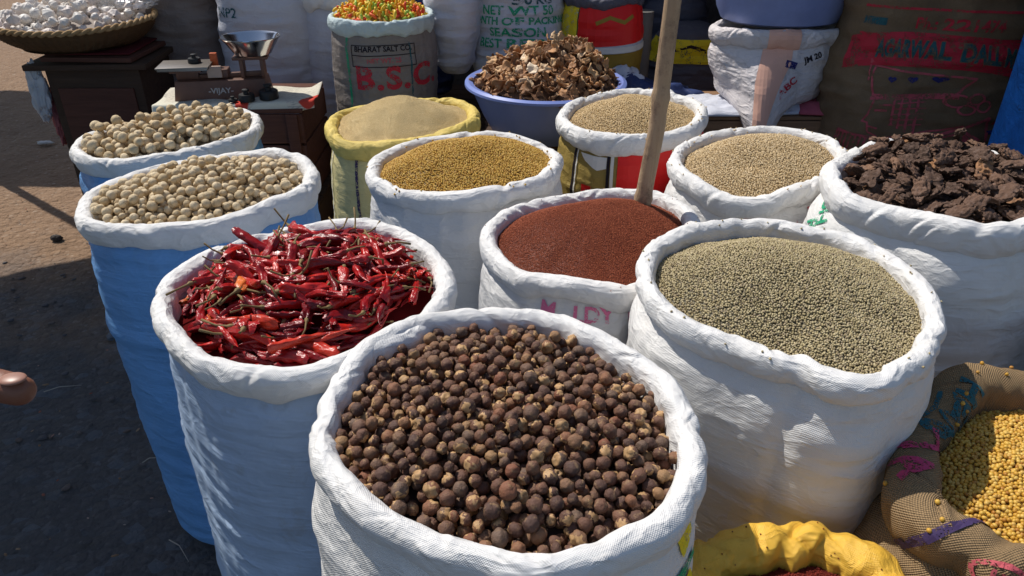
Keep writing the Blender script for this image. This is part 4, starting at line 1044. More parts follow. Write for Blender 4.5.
X, Y = np.meshgrid(np.linspace(-.28, .28, 70), np.linspace(-.12, .11, 50)); Zp = .004 + .006 * (1 + noise(np.stack([X, Y, X * 0], -1), 9, 3, 3)) 
ed = np.clip(-Y - .10, 0, 1) ; Zp = Zp - ed * 1.3 + np.clip(X - .24, 0, 1) * .25 * (1 + noise(np.stack([X, Y, X * 0], -1), 14, 6)); Yp = Y + ed * .5
Pn = np.stack([X, Yp, Zp], -1)[::-1]; me = grid_mesh('newspaper', Pn, False, flip=True); o = link('newspaper', me, M['news']); o.location = (-.985, 2.735, .714); o.rotation_euler = (0, 0, .07)
md = o.modifiers.new('sheet', 'SOLIDIFY'); md.thickness = .002
tag(o, 'creased printed newspaper spread under the weighing scale', 'newspaper')
M['iron_brown'] = simple('brown painted iron', (.16, .075, .05), .5, .4, .0, 60, .001, .6); M['iron_black'] = simple('black iron', (.02, .02, .022), .5, .4, .3, 40, .001)
M['steel'] = simple('polished steel', (.72, .72, .72), .16, .5, 1.0, 0, 0, .9); M['tin'] = simple('grey tin pan', (.27, .24, .21), .35, .5, .6, 20, .001)
M['orange'] = simple('orange paint', (.55, .12, .04), .5)
SCZ = .726
root = empty('weighing_scale', (-1.045, 2.755, SCZ - .006), .14, 'old brown iron counter scale with a steel bowl and a flat pan, standing on newspaper', 'scale')
root.scale = (1.1, 1.0, 1.0)
b = BM(); b.box((0, 0, .034), (.30, .12, .068), bev=.004, taper=(.94, .8)); b.build('base', M['iron_brown'], root, 30)
b = BM(); b.box((0, 0, .075), (.26, .018, .016), (0, -.03, 0), .002); b.box((0, .0, .086), (.05, .05, .03), bev=.003); b.build('beam', M['iron_brown'], root, 30)
b = BM(); b.box((-.015, -.03, .095), (.045, .012, .04), bev=.002); b.build('pointer_box', simple('dusty cream paint', (.45, .33, .27), .7), root, 30)
b = BM(); b.box((-.02, .02, .125), (.022, .016, .05), bev=.002); b.box((-.045, .015, .11), (.03, .016, .016), bev=.002); b.build('pointer', M['orange'], root, 30)
b = BM(); b.box((-.105, 0, .082), (.07, .03, .03), bev=.003); b.box((-.105, 0, .10), (.10, .07, .012), bev=.002); b.build('pan_bracket', M['iron_brown'], root, 30)
b = BM(); b.box((-.105, -.01, .112), (.155, .115, .008), bev=.003); b.box((-.105, -.01, .119), (.162, .122, .006), bev=.002); b.build('flat_pan', M['tin'], root, 30)
b = BM(); b.box((.07, 0, .10), (.012, .05, .07), bev=.002); b.box((.135, 0, .10), (.012, .05, .07), bev=.002); b.box((.10, 0, .136), (.11, .06, .010), bev=.002); b.build('bowl_bracket', M['iron_brown'], root, 30)
b = BM(); b.lathe([(.001, .142), (.045, .142), (.058, .150), (.088, .200), (.094, .206), (.095, .209), (.092, .209), (.085, .202), (.055, .153), (.044, .146), (.001, .145)], c=(.11, 0, 0), n=64); b.build('weighing_bowl', M['steel'], root, 40)
tb = text_mesh('-VIJAY-', .026, .0006)
for v in tb.verts: v.co = Vector((v.co.x, -.0585 + (v.co.y) * .12, .034 + v.co.y))
me = bpy.data.meshes.new('maker_lettering'); tb.to_mesh(me); tb.free(); link('maker_lettering', me, simple('worn white paint', (.5, .45, .42), .8), root)
def weight(x, y, z, r, h, label, ring=False):
    root = empty('iron_weight', (x, y, z), 0, label, 'weight', None)
    b = BM(); b.lathe([(.001, 0), (r, 0), (r * 1.02, .003), (r, h - .003), (r * .92, h), (.001, h)], n=24); b.build('disc', M['iron_black'], root, 40)
    b = BM(); b.lathe([(.001, h), (r * .35, h), (r * .3, h + r * .3), (r * .48, h + r * .42), (r * .45, h + r * .6), (.001, h + r * .65)], n=16); b.build('knob', M['iron_black'], root, 40)
pn = Matrix.Rotation(.14, 3, 'Z') @ Vector((-.085, .0, .123)) + Vector((-1.045, 2.755, SCZ - .006))
weight(pn.x, pn.y, pn.z, .022, .016, 'small black iron weight standing on the flat pan of the scale')
weight(-.935, 2.655, .731, .027, .024, 'black iron weight on the newspaper in front of the scale')
weight(-.865, 2.685, .731, .033, .030, 'largest black iron weight, on the newspaper at the right of the scale')
weight(-.985, 2.655, .729, .016, .008, 'flat little iron weight on the newspaper, left of the other two')

# ------------------------------------------------------------------ salmon striped bag on the crate, tub on top
SX = make_sack('X', 'cloth_bag', 'partly filled white and salmon bag with a rolled top, slumped on the brown crate', circle(.985, 2.88, .245, .13, 12), .925, rw=.020, rh=.024, bulge=.022, mats=('pinkwhite', 'pinkwhite'), seed=70, group=None, neigh=False, zb=.66, cat='bag')
root = SX['root']
# reshape: narrow to the foot, one corner hangs over the crate edge
for ch in root.children:
    if ch.name.startswith('sack_body'):
        me = ch.data; co = np.zeros(len(me.vertices) * 3); me.vertices.foreach_get('co', co); co = co.reshape(-1, 3)
        h = .22; f = np.clip((h - co[:, 2]) / h, 0, 1)
        an = np.arctan2(co[:, 1], co[:, 0]); w = np.exp(-((np.angle(np.exp(1j * (an - math.radians(-122)))) / .50) ** 2))
        k = 1 - .24 * f ** 2.2; co[:, 0] *= k; co[:, 1] *= k
        lb = noise(co, 9, 71, 2) * .014 * (.3 + f); co[:, 0] += lb * np.cos(an); co[:, 1] += lb * np.sin(an)
        co[:, 2] -= w * f ** 2 * .12; co[:, 1] -= w * f * .16; co[:, 0] += w * f * (-.03)
        P = co + np.array(root.location); me.vertices.foreach_set('co', co.ravel()); me.update()
        SX['body'] = Surf(P.reshape(120, -1, 3))
dec_poly(SX, [[(-.055, .03), (.05, .03), (.04, -.05), (.01, -.11), (-.03, -.20), (-.075, -.20), (-.075, -.10), (-.065, -.04)]], math.radians(-104), .03, 'salmon', name='printed_panel')
dec_poly(SX, [rect(-.05, -.5, .06, .5)], math.radians(-104), SX['rim'].cv[-1] * .5, 'salmon', which='rim', name='printed_panel')
dec_poly(SX, [rect(-.02, -.012, .02, .012)], math.radians(-90), .08, 'navy_print', name='printed_mark', rot=-.3)
dec_text(SX, 'ABC', .035, math.radians(-92), .15, 'red_print', rot=.6)
dec_text(SX, 'JM 20', .03, math.radians(-60), .06, 'black_print', rot=.3)
bv, bf = mound_mesh(SX, mound_fn(SX, dome=.01, edge=-.03)); o = link('husk', np_mesh('husk', bv, bf), simple('pale husk', (.4, .32, .22), .9)); tag(o, 'pale husk filling the white and salmon bag', 'grain', None, 'stuff')
def mat_sheet(name, cx, cy, z, w, d, mat, seed, label, cat, rot=0, th=.03):
    X, Y = np.meshgrid(np.linspace(-1, 1, 60), np.linspace(-1, 1, 40)); R = np.maximum(abs(X), abs(Y))
    Z = th * (1 - R ** 6) + .010 * noise(np.stack([X, Y, X * 0], -1), 3, seed, 3) * (1 - R ** 6)
    Pq = np.stack([X * w + .02 * noise(np.stack([X * 0, Y, X * 0], -1), 2, seed + 1), Y * d + .02 * noise(np.stack([X, X * 0, X * 0], -1), 2, seed + 2), Z], -1)[::-1]
    o = link(name, grid_mesh(name, Pq, False, flip=True), mat); o.location = (cx, cy, z); o.rotation_euler = (0, 0, rot); md = o.modifiers.new('cloth', 'SOLIDIFY'); md.thickness = .006
    return tag(o, label, cat)
mat_sheet('folded_sack', .89, 2.84, .660, .21, .12, M['lilac'], 5, 'flattened empty white sack lying under the salmon striped bag', 'sack', .1, .022)
mat_sheet('folded_cloth', 1.17, 2.86, .662, .12, .16, simple('pink red cloth', (.45, .10, .14), .9), 6, 'folded pink red cloth under the right end of the salmon striped bag', 'cloth', -.1, .03)
root = empty('plastic_tub', (.985, 2.92, .955), 0, 'large pale blue plastic tub resting on top of the white and salmon bag', 'tub')
b = BM(); b.lathe([(.001, 0), (.19, 0), (.215, .010), (.235, .05), (.262, .17), (.275, .26), (.292, .262), (.292, .272), (.268, .272), (.255, .18), (.228, .055), (.205, .014), (.001, .010)], n=96, sy=.8); b.build('tub_wall', simple('pale blue tub plastic', (.26, .33, .62), .35, .5), root, 40)

# navy cloth heap
o = crumple('tarpaulin', .56, 3.02, .60, .22, .16, .10, M['dark_blue'], 21, 'crumpled dark navy cloth heaped between the basin and the crate', 'tarpaulin', .3)
o = crumple('tarpaulin', .44, 3.10, .66, .10, .07, .07, M['lilac'], 23, 'crumpled pale plastic sheet on the navy cloth behind the pole', 'tarpaulin', .35)
b = BM(); b.tube([(.56, 3.42, .43), (.565, 3.42, .9)], .045, 20); o = b.build('plastic_pipe', simple('grey plastic pipe', (.22, .21, .20), .5), None, 40); tag(o, 'short grey pipe standing upright in the dark behind the pole', 'pipe')

# ------------------------------------------------------------------ jute bag with red and navy lettering
AG = full_sack('jute_sack', 'full jute bag printed with red and navy lettering and a crowned head, in deep shade', 1.47, 2.72, .34, .20, 0, 1.28, 'burlap_shop', 80, rot=-.18, sqz=.9)
aa = math.radians(-113); ab = AG['body']; c0 = ab.col_at(aa)
def zv(z): return float(np.interp(1.28 - z, 1.28 - ab.P[:, c0, 2], ab.cv))
def D_(b, z, mat, dx=0, rot=0, warp=None, nm='printed_lettering', off=.0024): return decal(ab, b, c0 + int(dx / ab.du), zv(z), M[mat], AG['root'], nm, rot, off, warp=warp)
D_(text_mesh('Ph.: 221474', .052, .0016, .68), 1.010, 'red_print', .02)
for y_ in (1.055, .968): D_(poly_mesh([rect(-.26, -.004, .26, .004)]), y_, 'red_print', .02, nm='printed_line')
for x_ in (-.195, .235):
    D_(poly_mesh([rect(-.045, -.012, .045, .012)]), 1.010, 'teal_print', x_, nm='printed_bar')
arc_ = lambda x, y: (x, y + .03 - .55 * (x + .06) ** 2)
D_(poly_mesh([rect(-.30, .038, .30, .056), rect(-.30, -.056, .30, -.038)] + [rect(-.30 + .6 * k / 24, .03, -.30 + .6 * (k + 1) / 24, .04) for k in range(24)]), .900, 'red_print', .02, warp=arc_, nm='printed_band')
D_(poly_mesh([rect(-.30, -.04, .30, .04)]), .900, 'red_print', .02, warp=arc_, nm='printed_band')
D_(text_mesh('AGARWAL DALL MILL', .078, .0046, .46), .900, 'burlap_shop', .02, warp=arc_, off=.0036)
D_(text_mesh('AGARWAL DALL MILL', .078, .0026, .46), .900, 'teal_print', .022, warp=arc_, off=.0048)
# crowned head: strokes and fills of a plain card-style king, in red
L_ = []
def S_(pts, w=.006): L_.extend(line_poly(pts, w))
S_([(-.12, .10), (-.105, .04), (.07, .06), (.10, .115), (-.12, .14), (-.12, .10)], .007); S_([(-.12, .14), (-.14, .16), (-.13, .09)], .006)
S_([(-.105, .03), (.07, .05)], .014)
S_([(-.095, .02), (-.105, -.03), (-.118, -.055), (-.10, -.058), (-.095, -.09), (-.06, -.11)], .006)
S_([(-.085, -.012), (-.055, -.008)], .008); S_([(-.095, -.07), (-.07, -.075)], .006); S_([(-.075, .01), (-.045, .014)], .006)
for k in range(4): S_([(-.04 + .018 * k, .035), (-.035 + .018 * k, -.06 - .01 * k)], .006)
for k in range(5): S_([(-.04, .02 - .02 * k), (.03, .028 - .02 * k)], .004)
L_.extend(ring_poly(.075, .035, .022, .022, .006)); L_.extend(ring_poly(.115, .045, .018, .018, .006)); L_.extend(ring_poly(.10, .005, .02, .016, .006)); L_.extend(ring_poly(.14, .02, .016, .02, .006))
S_([(-.20, -.10), (-.06, -.115), (.06, -.085), (.16, -.02)], .010); S_([(-.20, -.10), (-.23, -.24), (.20, -.24), (.16, -.02)], .010)
for k in range(9): S_([(-.19 + .016 * k, -.11), (-.215 + .018 * k, -.235)], .007)
for k in range(6): S_([(.0 + .02 * k, -.235), (.06 + .02 * k, -.15)], .008)
for k in range(4): S_([(-.06 + .012 * k, -.125 - .02 * k), (.10, -.05 - .028 * k)], .006)
for k in range(5): S_([(.09 + .012 * k, -.06 - .02 * k), (.15, -.10 - .022 * k)], .010)
D_(poly_mesh(L_), .735, 'faded_red', -.03, nm='printed_head')
def heart(cx, cy, s): return [(cx + s * .16 * 16 * math.sin(q) ** 3 / 2.6, cy + s * (13 * math.cos(q) - 5 * math.cos(2 * q) - 2 * math.cos(3 * q) - math.cos(4 * q)) / 16) for q in [k * 2 * PI / 20 for k in range(20)]]
D_(poly_mesh([heart(-.06 + .05 * k, .10 + .004 * k, .012) for k in range(3)] + [heart(-.005 + .022 * (k % 2), -.185 + .022 * (k // 2), .009) for k in range(4)]), .735, 'navy_print', -.03, nm='printed_pattern', off=.0036)
for k, mt in enumerate(('navy_print', 'red_print', 'navy_print')): D_(poly_mesh([[(-.04, -.008), (.05, .006), (.055, .020), (-.035, .006)]]), .735 - .035 * k, mt, .205 - .012 * k, nm='printed_bar')

# ------------------------------------------------------------------ walls, pillar
t = NT('blue painted wall'); ob = t.obj
c = t.mix(t.ramp(t.noise(ob, 7, 5, .7), [(.35, (0, 0, 0)), (.7, (1, 1, 1))]), (.02, .22, .72), (.015, .14, .50)); c = t.mix(t.ramp(t.noise(ob, 26, 5, .75), [(.62, (0, 0, 0)), (.70, (1, 1, 1))]), c, (.03, .08, .20))
M['bluewall'] = t.fin(c, t.bump(t.noise(ob, 16, 6, .7, .8), .02), .65, .3)
b = BM(); b.box((1.80, 2.14, 1.3), (.60, .34, 2.6), (0, 0, 0), .015)
bmesh.ops.subdivide_edges(b.b, edges=b.b.edges[:], cuts=24, use_grid_fill=True)
for v in b.b.verts:
    q = noise(np.array([[v.co.x, v.co.y, v.co.z]]), 9, 77, 3)[0]; v.co.x += .008 * q; v.co.y += .008 * q
o = b.build('wall_pillar', M['bluewall'], None, True); tag(o, 'rough bright blue painted pillar at the right behind the bark sack', 'pillar')
M['backwall'] = simple('dark plaster', (.10, .085, .075), .9, bsc=30, bd=.01)
b = BM(); b.box((1.0, 4.35, 1.4), (5.6, .2, 2.8)); o = b.build('back_wall', M['backwall']); tag(o, 'dark plaster wall closing the shop behind the sacks', 'wall')
b = BM(); b.box((1.98, 3.35, 1.4), (.12, 2.0, 2.8)); o = b.build('side_wall', M['backwall']); tag(o, 'dark plaster side wall of the shop, beyond the blue pillar', 'wall')

# ------------------------------------------------------------------ awnings (cloth on poles, above and beside the view; the left two added for their shade)
M['canvas'] = simple('brown canvas', (.22, .15, .10), .9, bsc=200, bd=.002); M['added_canvas_blue'] = simple('blue tarpaulin of the added awning', (.02, .10, .40), .6, bsc=60, bd=.004)
def awning(corners, mat, poles, label, zs=None, sag=.06):
    c = [Vector(p) for p in corners]; n = 24; V = np.zeros((n, n, 3))
    for i in range(n):
        for j in range(n):
            u, v = i / (n - 1), j / (n - 1); p = c[0] * (1 - u) * (1 - v) + c[1] * u * (1 - v) + c[2] * u * v + c[3] * (1 - u) * v
            V[i, j] = (p.x, p.y, p.z - sag * 16 * u * (1 - u) * v * (1 - v))
    ce = sum(c, Vector()) / 4; root = empty('awning', (ce.x, ce.y, 0), 0, label, 'awning')
    me = grid_mesh('cloth', V - np.array([ce.x, ce.y, 0]), False); o = link('cloth', me, mat, root); md = o.modifiers.new('cloth', 'SOLIDIFY'); md.thickness = .008
    for k in poles:
        p = c[k]; b = BM(); b.tube([(p.x - ce.x, p.y - ce.y, 0), (p.x - ce.x, p.y - ce.y, p.z)], .025, 12); b.build('post', M['bamboo'], root, 40)
awning([(0.12, 2.28, 2.45), (4.5, 2.28, 2.45), (4.5, 4.3, 2.72), (.12, 4.3, 2.72)], M['canvas'], (), 'brown canvas awning over the right half of the shop')
awning([(-1.30, 1.37, 2.3), (-2.98, 3.98, 2.3), (-6.1, 2.0, 2.3), (-4.4, -.9, 2.3)], M['added_canvas_blue'], (1, 2, 3), 'unseen blue tarpaulin awning added at the left to shade the road')  # out-of-view cloth, shaped to shade the near road and left sacks
awning([(-3.4, 4.75, 2.4), (-3.4, 6.35, 2.4), (-8, 6.9, 2.4), (-8, 4.75, 2.4)], M['canvas'], (1, 2, 3), 'unseen brown canvas awning added farther back to shade the road')  # second out-of-view cloth, added to shade the far left road

# ------------------------------------------------------------------ ground
t = NT('road'); ob = t.n('ShaderNodeTexCoord').outputs['Object']
sep = t.n('ShaderNodeSeparateXYZ'); t.l(ob, sep.inputs[0])
far = t.math('ADD', t.math('MULTIPLY', t.math('SUBTRACT', sep.outputs[1], 2.05), .95), t.math('MULTIPLY', t.math('SUBTRACT', t.noise(ob, 2.2, 4, .6), .5), 2.4), clamp=True)
vo = t.n('ShaderNodeTexVoronoi', Scale=26.0, Randomness=1.0); t.l(t.mapping(ob, (1, 1.3, 1)), vo.inputs['Vector'])
vo2 = t.n('ShaderNodeTexVoronoi', Scale=80.0); t.l(ob, vo2.inputs['Vector'])
asph = t.mix(t.noise(ob, 60, 4, .7), (.054, .050, .050), (.118, .110, .108))
asph = t.mix(t.ramp(vo.outputs['Color'], [(0, (0, 0, 0)), (.6, (0, 0, 0)), (.95, (.9, .9, .9))]), asph, (.115, .125, .14))
asph = t.mix(t.ramp(vo2.outputs['Color'], [(0, (0, 0, 0)), (.72, (0, 0, 0)), (1, (.6, .6, .6))]), asph, (.17, .16, .16))
dust = t.mix(t.noise(ob, 18, 6, .7), (.17, .10, .057), (.31, .20, .122)); dust = t.mix(t.ramp(vo2.outputs['Color'], [(0, (0, 0, 0)), (.8, (0, 0, 0)), (1, (.7, .7, .7))]), dust, (.40, .32, .25))
c = t.mix(far, asph, dust)
n = t.bump(vo.outputs['Distance'], -.012, 1); n = t.bump(vo2.outputs['Distance'], -.004, 1, prev=n); n = t.bump(t.noise(ob, 45, 6, .7), .010, prev=n)
M['road'] = t.fin(c, n, .85, .25)
xs = np.concatenate([np.linspace(-60, -4.2, 12), np.linspace(-4, -.2, 190), np.linspace(0, 60, 14)]); ys = np.concatenate([np.linspace(-60, .4, 12), np.linspace(.6, 6, 200), np.linspace(6.4, 80, 16)])
X, Y = np.meshgrid(xs, ys); Z = -.012 + .008 * noise(np.stack([X, Y, X * 0], -1), 1.3, 2, 3) + .0035 * noise(np.stack([X, Y, X * 0], -1), 14, 3, 3)
o = link('road', grid_mesh('road', np.stack([X, Y, Z], -1)[::-1], False, flip=True), M['road']); tag(o, None, None, None, 'structure')
# stones bedded in the road
rg = np.random.default_rng(77); n = 300; V0, F0 = ico(2); Vs = []; Fs = []
for k in range(n):
    x = rg.uniform(-2.6, -.62); y = rg.uniform(.9, 2.9) if k % 9 else rg.uniform(2.9, 3.8); s = rg.uniform(.003, .012) * (1 if k % 9 else .6) * (1.7 if rg.random() < .10 else 1)
    W = V0 * (1 + .35 * noise(V0, 1.3, k, 2))[:, None] * np.array([s * rg.uniform(.9, 1.5), s * rg.uniform(.6, 1), s * .40]); an = rg.uniform(0, PI); ca, sa = math.cos(an), math.sin(an)
    Vs.append(np.stack([W[:, 0] * ca - W[:, 1] * sa + x, W[:, 0] * sa + W[:, 1] * ca + y, W[:, 2] - .006], 1)); Fs.append(F0 + k * len(V0))
me = np_mesh('gravel', np.concatenate(Vs), np.concatenate(Fs), None, False); o = link('gravel', me, island_mat('road stones', st((.05, .05, .055), (.08, .085, .10), (.12, .12, .13), (.14, .10, .08)), .8, .3)); tag(o, 'small dark stones bedded in the road', 'gravel', None, 'stuff')
n = 420; Vs = []; Fs = []; V0, F0 = ico(1)
for k in range(n):
    x = rg.uniform(-3.2, -.60); y = rg.uniform(.9, 5.0); s = rg.uniform(.0015, .0045)
    W = V0 * np.array([s * rg.uniform(.8, 3.0), s, s * .5]); an = rg.uniform(0, PI); ca, sa = math.cos(an), math.sin(an)
    Vs.append(np.stack([W[:, 0] * ca - W[:, 1] * sa + x, W[:, 0] * sa + W[:, 1] * ca + y, W[:, 2] - .002], 1)); Fs.append(F0 + k * len(V0))
me = np_mesh('litter', np.concatenate(Vs), np.concatenate(Fs)); o = link('litter', me, island_mat('chaff', st((.16, .10, .05), (.35, .27, .16), (.5, .45, .38), (.3, .06, .03)), .8, .2)); tag(o, 'chaff, spilled seeds and crumbs strewn over the road', 'litter', None, 'stuff')
M['straw'] = simple('pale straw', (.40, .36, .30), .7)
for k, (x, y, l, an, lb) in enumerate([(-.82, 1.30, .10, -.7, 'thin pale straw lying on the road near the bottom edge'), (-1.02, 1.62, .05, .5, 'short pale straw on the dark road left of the shade-tinted sack'), (-1.44, 1.95, .11, .35, 'long thin straw on the dark road at the left edge'), (-1.20, 2.3, .05, 1.1, 'short straw on the road beside the farther shade-tinted sack')]):
    b = BM(); b.tube([(-l / 2, 0, 0), (-l * .1, .006, .004), (l / 2, -.004, .001)], [.0015, .0014, .0008], 6); o = b.build('straw', M['straw'], None, True); o.location = (x, y, .003); o.rotation_euler = (0, 0, an); tag(o, lb, 'straw')
o = crumple('pebble', -2.02, 3.03, .008, .022, .018, .014, simple('dark pebble', (.06, .05, .045), .8), 31, 'dark pebble on the sunlit brown road', 'pebble', .2)
o = crumple('paper_scrap', -2.75, 4.3, .006, .045, .022, .008, simple('white scrap', (.6, .58, .55), .7), 32, 'white scrap of paper on the brown road at the far left', 'scrap', .3)
o = crumple('pebble', -1.42, 2.25, .004, .016, .022, .010, simple('grey pebble', (.14, .15, .17), .8), 33, 'bluish grey pebble on the shaded road', 'pebble', .2)

# ------------------------------------------------------------------ person at the left, one hand reaching into view
t = NT('skin'); c = t.mix(t.noise(t.obj, 60, 4, .6), (.16, .06, .035), (.25, .105, .062)); M['skin'] = t.fin(c, t.bump(t.noise(t.obj, 300, 3), .0006), .5, .4); t.bsdf.inputs['Subsurface Weight'].default_value = .08; t.bsdf.inputs['Subsurface Radius'].default_value = (.01, .004, .002)
def skin_obj(name, joints, edges, mat, parent=None, root=0, sub=2):
    names = list(joints); idx = {k: i for i, k in enumerate(names)}
    me = bpy.data.meshes.new(name); me.from_pydata([joints[k][0] for k in names], [(idx[a], idx[b]) for a, b in edges], []); o = link(name, me, None, parent)
    md = o.modifiers.new('skin', 'SKIN'); md.use_smooth_shade = True
    for i, k in enumerate(names):
        r = joints[k][1]; r = r if isinstance(r, tuple) else (r, r); me.skin_vertices[0].data[i].radius = r; me.skin_vertices[0].data[i].use_root = (i == root)
    sb = o.modifiers.new('sub', 'SUBSURF'); sb.levels = sub; sb.render_levels = sub
    me.materials.append(mat); return o
PX, PY = -1.02, .28
def q(x, y, z): return (PX + x, PY + y, z)
J = {'pelvis': (q(0, 0, .92), (.13, .10)), 'belly': (q(0, 0, 1.08), (.125, .095)), 'chest': (q(0, 0, 1.25), (.15, .10)), 'neck0': (q(0, 0, 1.39), .065), 'neck': (q(.01, 0, 1.45), .05), 'head': (q(.03, .02, 1.54), (.072, .085)), 'crown': (q(.035, .02, 1.62), (.068, .08)),
     'shR': (q(.10, .13, 1.36), .055), 'elR': (q(.26, .18, 1.13), .038), 'foR': (q(.40, .13, 1.165), .032), 'wrR': ((-.485, .368, 1.205), (.018, .025)), 'palmR': ((-.425, .362, 1.215), (.013, .036)), 
     'shL': (q(-.04, -.19, 1.36), .055), 'elL': (q(-.08, -.26, 1.10), .04), 'wrL': (q(.0, -.25, .85), .024), 'palmL': (q(.01, -.25, .77), (.015, .035)),
     'hipR': (q(.0, .10, .86), .085), 'knR': (q(.03, .11, .48), .055), 'anR': (q(0, .11, .09), .038), 'toeR': (q(.17, .12, .035), (.035, .03)),
     'hipL': (q(.0, -.10, .86), .085), 'knL': (q(.03, -.11, .48), .055), 'anL': (q(0, -.11, .09), .038), 'toeL': (q(.17, -.12, .035), (.035, .03))}
E_ = [('pelvis', 'belly'), ('belly', 'chest'), ('chest', 'neck0'), ('neck0', 'neck'), ('neck', 'head'), ('head', 'crown'), ('chest', 'shR'), ('shR', 'elR'), ('elR', 'foR'), ('foR', 'wrR'), ('wrR', 'palmR'), ('chest', 'shL'), ('shL', 'elL'), ('elL', 'wrL'), ('wrL', 'palmL'),
      ('pelvis', 'hipR'), ('hipR', 'knR'), ('knR', 'anR'), ('anR', 'toeR'), ('pelvis', 'hipL'), ('hipL', 'knL'), ('knL', 'anL'), ('anL', 'toeL')]
# right hand: index finger pointing into the picture, the others curled; all unequal
fing = {'index': [(-.395, .375, 1.218), (-.350, .370, 1.2235), (-.316, .366, 1.2235), (-.2845, .361, 1.2185)],
        'middle': [(-.398, .360, 1.222), (-.362, .356, 1.226), (-.345, .353, 1.203), (-.362, .352, 1.188)],
        'ring': [(-.402, .345, 1.216), (-.370, .340, 1.216), (-.356, .338, 1.195), (-.372, .338, 1.182)],
        'little': [(-.408, .332, 1.208), (-.383, .326, 1.206), (-.371, .324, 1.190), (-.384, .325, 1.180)],
        'thumb': [(-.452, .385, 1.212), (-.420, .400, 1.205), (-.392, .398, 1.196), (-.372, .388, 1.192)]}
for k, pts in fing.items():
    prev = 'palmR' if k != 'thumb' else 'wrR'
    for i, p in enumerate(pts):
        r = {'index': .0112, 'middle': .0092, 'ring': .0088, 'little': .0078, 'thumb': .0105}[k] * (1, .98, .95, .86)[i]
        J[k + str(i)] = (p, r); E_.append((prev, k + str(i))); prev = k + str(i)
for k, dx in (('a', .03), ('b', .01), ('c', -.01), ('d', -.028)):
    prev = 'palmL'
    for i in range(3): J['L' + k + str(i)] = (q(.012 + dx + .004 * i, -.25 + .01 * i, .735 - .028 * i), .0085); E_.append((prev, 'L' + k + str(i))); prev = 'L' + k + str(i)
root = empty('person', (PX, PY, 0), 0, 'person at the left edge pointing with one finger into the picture', 'person')
root.location = (0, 0, 0)
body = skin_obj('body', J, E_, M['skin'], root)
shirt = {'pelvis': (q(0, 0, .86), (.155, .125)), 'belly': (q(0, 0, 1.06), (.15, .12)), 'chest': (q(0, 0, 1.25), (.17, .125)), 'top': (q(0, 0, 1.39), (.10, .085)), 'shR': (q(.09, .13, 1.36), .075), 'elR': (q(.20, .165, 1.21), .058), 'shL': (q(-.04, -.19, 1.36), .075), 'elL': (q(-.07, -.24, 1.19), .06)}
skin_obj('shirt', shirt, [('pelvis', 'belly'), ('belly', 'chest'), ('chest', 'top'), ('chest', 'shR'), ('shR', 'elR'), ('chest', 'shL'), ('shL', 'elL')], simple('pale blue shirt', (.25, .33, .45), .85, bsc=40, bd=.006), root)
tr_ = {'waist': (q(0, 0, .95), (.145, .115)), 'pelvis': (q(0, 0, .88), (.15, .12)), 'hipR': (q(.0, .10, .80), .10), 'knR': (q(.03, .11, .48), .075), 'cuR': (q(.0, .11, .13), .065), 'hipL': (q(.0, -.10, .80), .10), 'knL': (q(.03, -.11, .48), .075), 'cuL': (q(.0, -.11, .13), .065)}
skin_obj('trousers', tr_, [('waist', 'pelvis'), ('pelvis', 'hipR'), ('hipR', 'knR'), ('knR', 'cuR'), ('pelvis', 'hipL'), ('hipL', 'knL'), ('knL', 'cuL')], simple('dark trousers', (.04, .04, .05), .85, bsc=40, bd=.006), root)
V, F = ico(4); k_ = V[:, 0] * .8 - V[:, 2] * .5 < .35; Wv = V * (1 + .05 * noise(V, 6, 4, 3))[:, None] * np.array([.098, .088, .108]) + np.array(q(.018, .02, 1.60)); Ff = F[np.all(k_[F], axis=1)]
link('hair', np_mesh('hair', Wv, Ff), simple('black hair', (.012, .01, .01), .5, bsc=200, bd=.004), root)
b = BM(); b.tube([q(.09, .02, 1.565), q(.118, .02, 1.545), q(.124, .02, 1.528), q(.10, .02, 1.522)], [.008, .010, .014, .010], 10); b.build('nose', M['skin'], root, True)
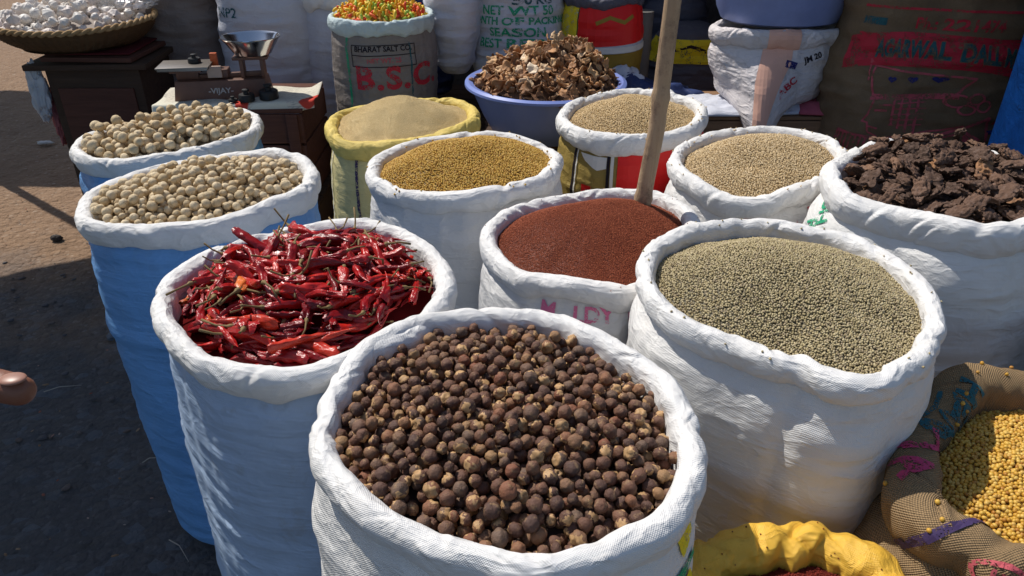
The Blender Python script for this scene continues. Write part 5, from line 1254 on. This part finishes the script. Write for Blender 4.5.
for sy in (-.032, .032):
    b = BM(); b.lathe([(.0005, -.011), (.008, -.008), (.011, 0), (.008, .008), (.0005, .011)], c=q(.092, .02 + sy, 1.565), n=16); b.build('eye', simple('eye', (.6, .58, .55), .2), root, True)
    b = BM(); b.lathe([(.0005, -.028), (.012, -.018), (.016, .005), (.010, .024), (.0005, .03)], c=q(.02, .02 + sy * 3.0, 1.56), n=14, sy=.5); b.build('ear', M['skin'], root, True)
V, F = ico(3); o = link('fingernail', np_mesh('fingernail', V * np.array([.0080, .0062, .0020]) + np.array([-.2935, .3600, 1.2305]), F), simple('fingernail', (.34, .17, .12), .4, .4), root)
b = BM(); b.tube([q(.105, -.005, 1.497), q(.113, .02, 1.495), q(.105, .045, 1.497)], [.003, .006, .003], 8); b.build('mouth', simple('lips', (.25, .07, .06), .5), root, True)

# ------------------------------------------------------------------ light, world, camera
SUN = Vector((-.62, .50, 1.12)).normalized()
el = math.asin(SUN.z); az = math.atan2(SUN.x, SUN.y)
w = bpy.data.worlds.new('World'); scn.world = w; w.use_nodes = True
nt = w.node_tree; bg = nt.nodes['Background']; sky = nt.nodes.new('ShaderNodeTexSky'); sky.sky_type = 'NISHITA'; sky.sun_disc = False; sky.sun_elevation = el; sky.sun_rotation = az
nt.links.new(sky.outputs[0], bg.inputs[0]); bg.inputs[1].default_value = .105
ld = bpy.data.lights.new('sun', 'SUN'); ld.energy = 4.3; ld.angle = math.radians(.5); ld.color = (1, .95, .87)
lo = bpy.data.objects.new('sun', ld); COL.objects.link(lo); lo.rotation_euler = SUN.to_track_quat('Z', 'Y').to_euler()
cd = bpy.data.cameras.new('camera'); cam = bpy.data.objects.new('camera', cd); COL.objects.link(cam)
cam.location = (0, 0, 1.5); cam.rotation_euler = (math.radians(60), 0, 0); cd.sensor_width = 36; cd.lens = 760 / 1024 * 36; cd.clip_start = .02; cd.clip_end = 500
scn.camera = cam
scn.view_settings.view_transform = 'Standard'; scn.view_settings.look = 'None'; scn.view_settings.exposure = .1; scn.view_settings.gamma = 1
scn.cycles.use_denoising = True; scn.cycles.max_bounces = 6
